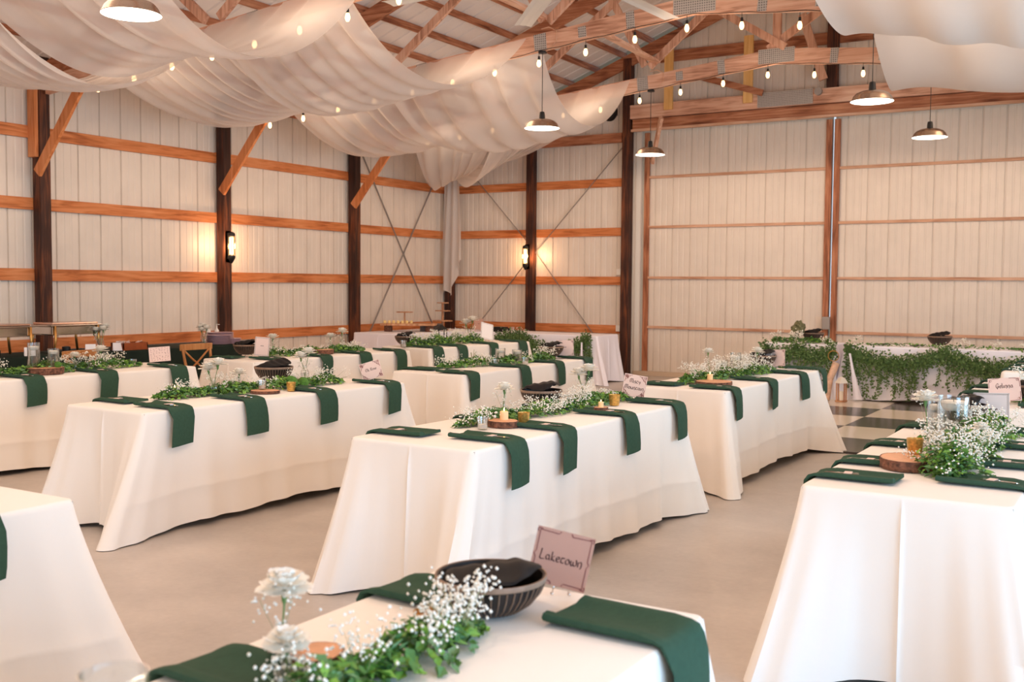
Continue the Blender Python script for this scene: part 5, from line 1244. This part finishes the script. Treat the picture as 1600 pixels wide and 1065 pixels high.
# ------------------------------------------------------------------ cross-back chairs
def mk_chair():
    r = empty('cross_back_chair'); Hs = .46
    m = MB(); pts = []
    seg = 28
    for z, s in ((Hs - .02, .97), (Hs - .01, 1), (Hs, 1), (Hs + .006, .96)):
        for k in range(seg):
            t = 2 * PI * k / seg; c, s_ = math.cos(t), math.sin(t); x = .205 * math.copysign(abs(c) ** .6, c) * s; y = .20 * math.copysign(abs(s_) ** .6, s_) * s; pts.append((x * (1 + .12 * (y < 0)), y, z))
    m.grid(pts, seg, 4, True); m.f.append(tuple(3 * seg + k for k in range(seg))); m.mi.append(0); m.f.append(tuple(range(seg))[::-1]); m.mi.append(0); m.build('seat', CHAIRW, r, True, 40)
    for sx in (-1, 1):
        m = MB(); m.tube([(sx * .19, -.17, Hs - .01), (sx * .20, -.19, 0)], .016, 10); m.build('leg', CHAIRW, r, True, 60)
        m = MB(); m.tube([(sx * .20, .25, 0), (sx * .185, .19, Hs), (sx * .19, .21, .66), (sx * .205, .25, .86)], [.016, .018, .017, .016], 10); m.build('leg', CHAIRW, r, True, 60)
    m = MB(); pts = [(x, .255 + .02 * (1 - (x / .23) ** 2), .875) for x in [-.235 + .47 * k / 12 for k in range(13)]]
    for z0, z1 in (((-.035), .035),):
        q = []
        for dz, dy in ((-.035, -.011), (.035, -.011), (.04, 0), (.035, .011), (-.035, .011)):
            q += [(x, y + dy, z + dz) for x, y, z in pts]
        m.grid(q, 13, 5); m.grid([q[i] for i in list(range(52, 65)) + list(range(0, 13))], 13, 2); m.add([q[k * 13] for k in range(5)], [(0, 1, 2, 3, 4)]); m.add([q[k * 13 + 12] for k in range(5)], [(4, 3, 2, 1, 0)])
    m.build('top_rail', CHAIRW, r, True, 50)
    for s in (-1, 1):
        m = MB(); P0 = [(s * .19, .215, .49), (s * .08, .238, .62), (-s * .06, .248, .73), (-s * .195, .25, .85)]
        m.tube(P0, .012, 8); m.build('cross_slat', CHAIRW, r, True)
    m = MB()
    for z in (.2,):
        m.tube([(-.19, -.18, z), (.19, -.18, z)], .009, 8); m.tube([(-.19, .21, z), (.19, .21, z)], .009, 8); m.tube([(-.19, -.18, z), (-.19, .21, z)], .009, 8); m.tube([(.19, -.18, z), (.19, .21, z)], .009, 8)
    m.build('stretcher', CHAIRW, r, True); return r
inst('chair', mk_chair, (2.52, -9.80, 0), PI / 2 + .12, 'oak cross back chair before the chafing dish, left one', 'chair', 'oak cross back chairs', .935)
inst('chair', mk_chair, (2.52, -8.33, 0), PI / 2 - .05, 'oak cross back chair before the dark buffet, right one', 'chair', 'oak cross back chairs', .935)

# ------------------------------------------------------------------ dessert display in the corner
table('U', .55, -3.5, -.0, 'the dessert table in the far left corner', [(-.05, -.05), (.08, -.1), (.08, .08), (-.05, .05)], L=2.2, Wd=1.0, seed=41, mat=WCLOTH, colour='white')
m = MB(); pts = []
slab = empty('wood_slab_riser', (1.10, -2.75, Z), .5, 'long live edge wood slab raised on logs in the corner', 'riser')
m = MB(); m.box((-.45, -.16, .10), (.45, .16, .135)); m.build('slab', PLANKW, slab, bevel=.01)
for x in (-.34, .34): m = MB(); m.lathe([(0, 0), (.07, 0), (.07, .10), (0, .10)], (x, 0, 0), 16); m.build('leg', BARK, slab, True, 40)
for i in range(7):
    m = MB(); m.lathe([(0, 0), (.022, 0), (.028, .03), (.02, .045), (0, .052)], seg=12)
    a = i / 6
    if i == 0: ck = m.build('cupcake', YELF, None, True, 50)
    else: ck = ck.copy(); COL.objects.link(ck)
    ck.location = (.80 + .38 * a, -3.0 + .21 * a, Z + .136); tag(ck, '%s pale yellow cupcake from the left on the wood slab' % ORD[i], 'cupcake', 'cupcakes in a row on the wood slab')
st1 = empty('cake_stand', (.90, -2.60, Z + .135), 0, 'single plate wooden cake stand on a tall stem', 'cake stand')
m = MB(); m.lathe([(0, 0), (.07, 0), (.07, .015), (.014, .02), (.012, .17), (0, .17)], seg=20); m.build('stem', PLANKW, st1, True, 50)
m = MB(); m.lathe([(0, .168), (.135, .17), (.14, .178), (.135, .186), (0, .186)], seg=32); m.build('plate', PLANKW, st1, True, 50)
st3 = empty('tiered_stand', (1.18, -1.9, Z + .0), 0, 'three tier pale wooden stand before the corner post', 'cake stand')
m = MB(); m.lathe([(0, 0), (.1, 0), (.1, .02), (.022, .025), (.02, .47), (0, .47)], seg=16); m.build('stem', PLANKW, st3, True, 50)
for z, q in ((.15, .17), (.32, .13), (.455, .10)): m = MB(); m.lathe([(0, z), (q, z), (q, z + .016), (0, z + .016)], seg=28); m.build('tier', PLANKW, st3, True, 40)
m = MB(); m.box((-.16, -.12, 0), (.16, .12, .10)); m.box((-.2, -.15, .10), (.2, .15, .125)); tag(m.build('riser_tray', simple('slate_tray', lin((92, 80, 72)), .4), loc=(1.25, -2.35, Z + .0), rot=(0, 0, .5), bevel=.004), 'dark low riser tray beside the wood slab', 'riser')
FIN = 1
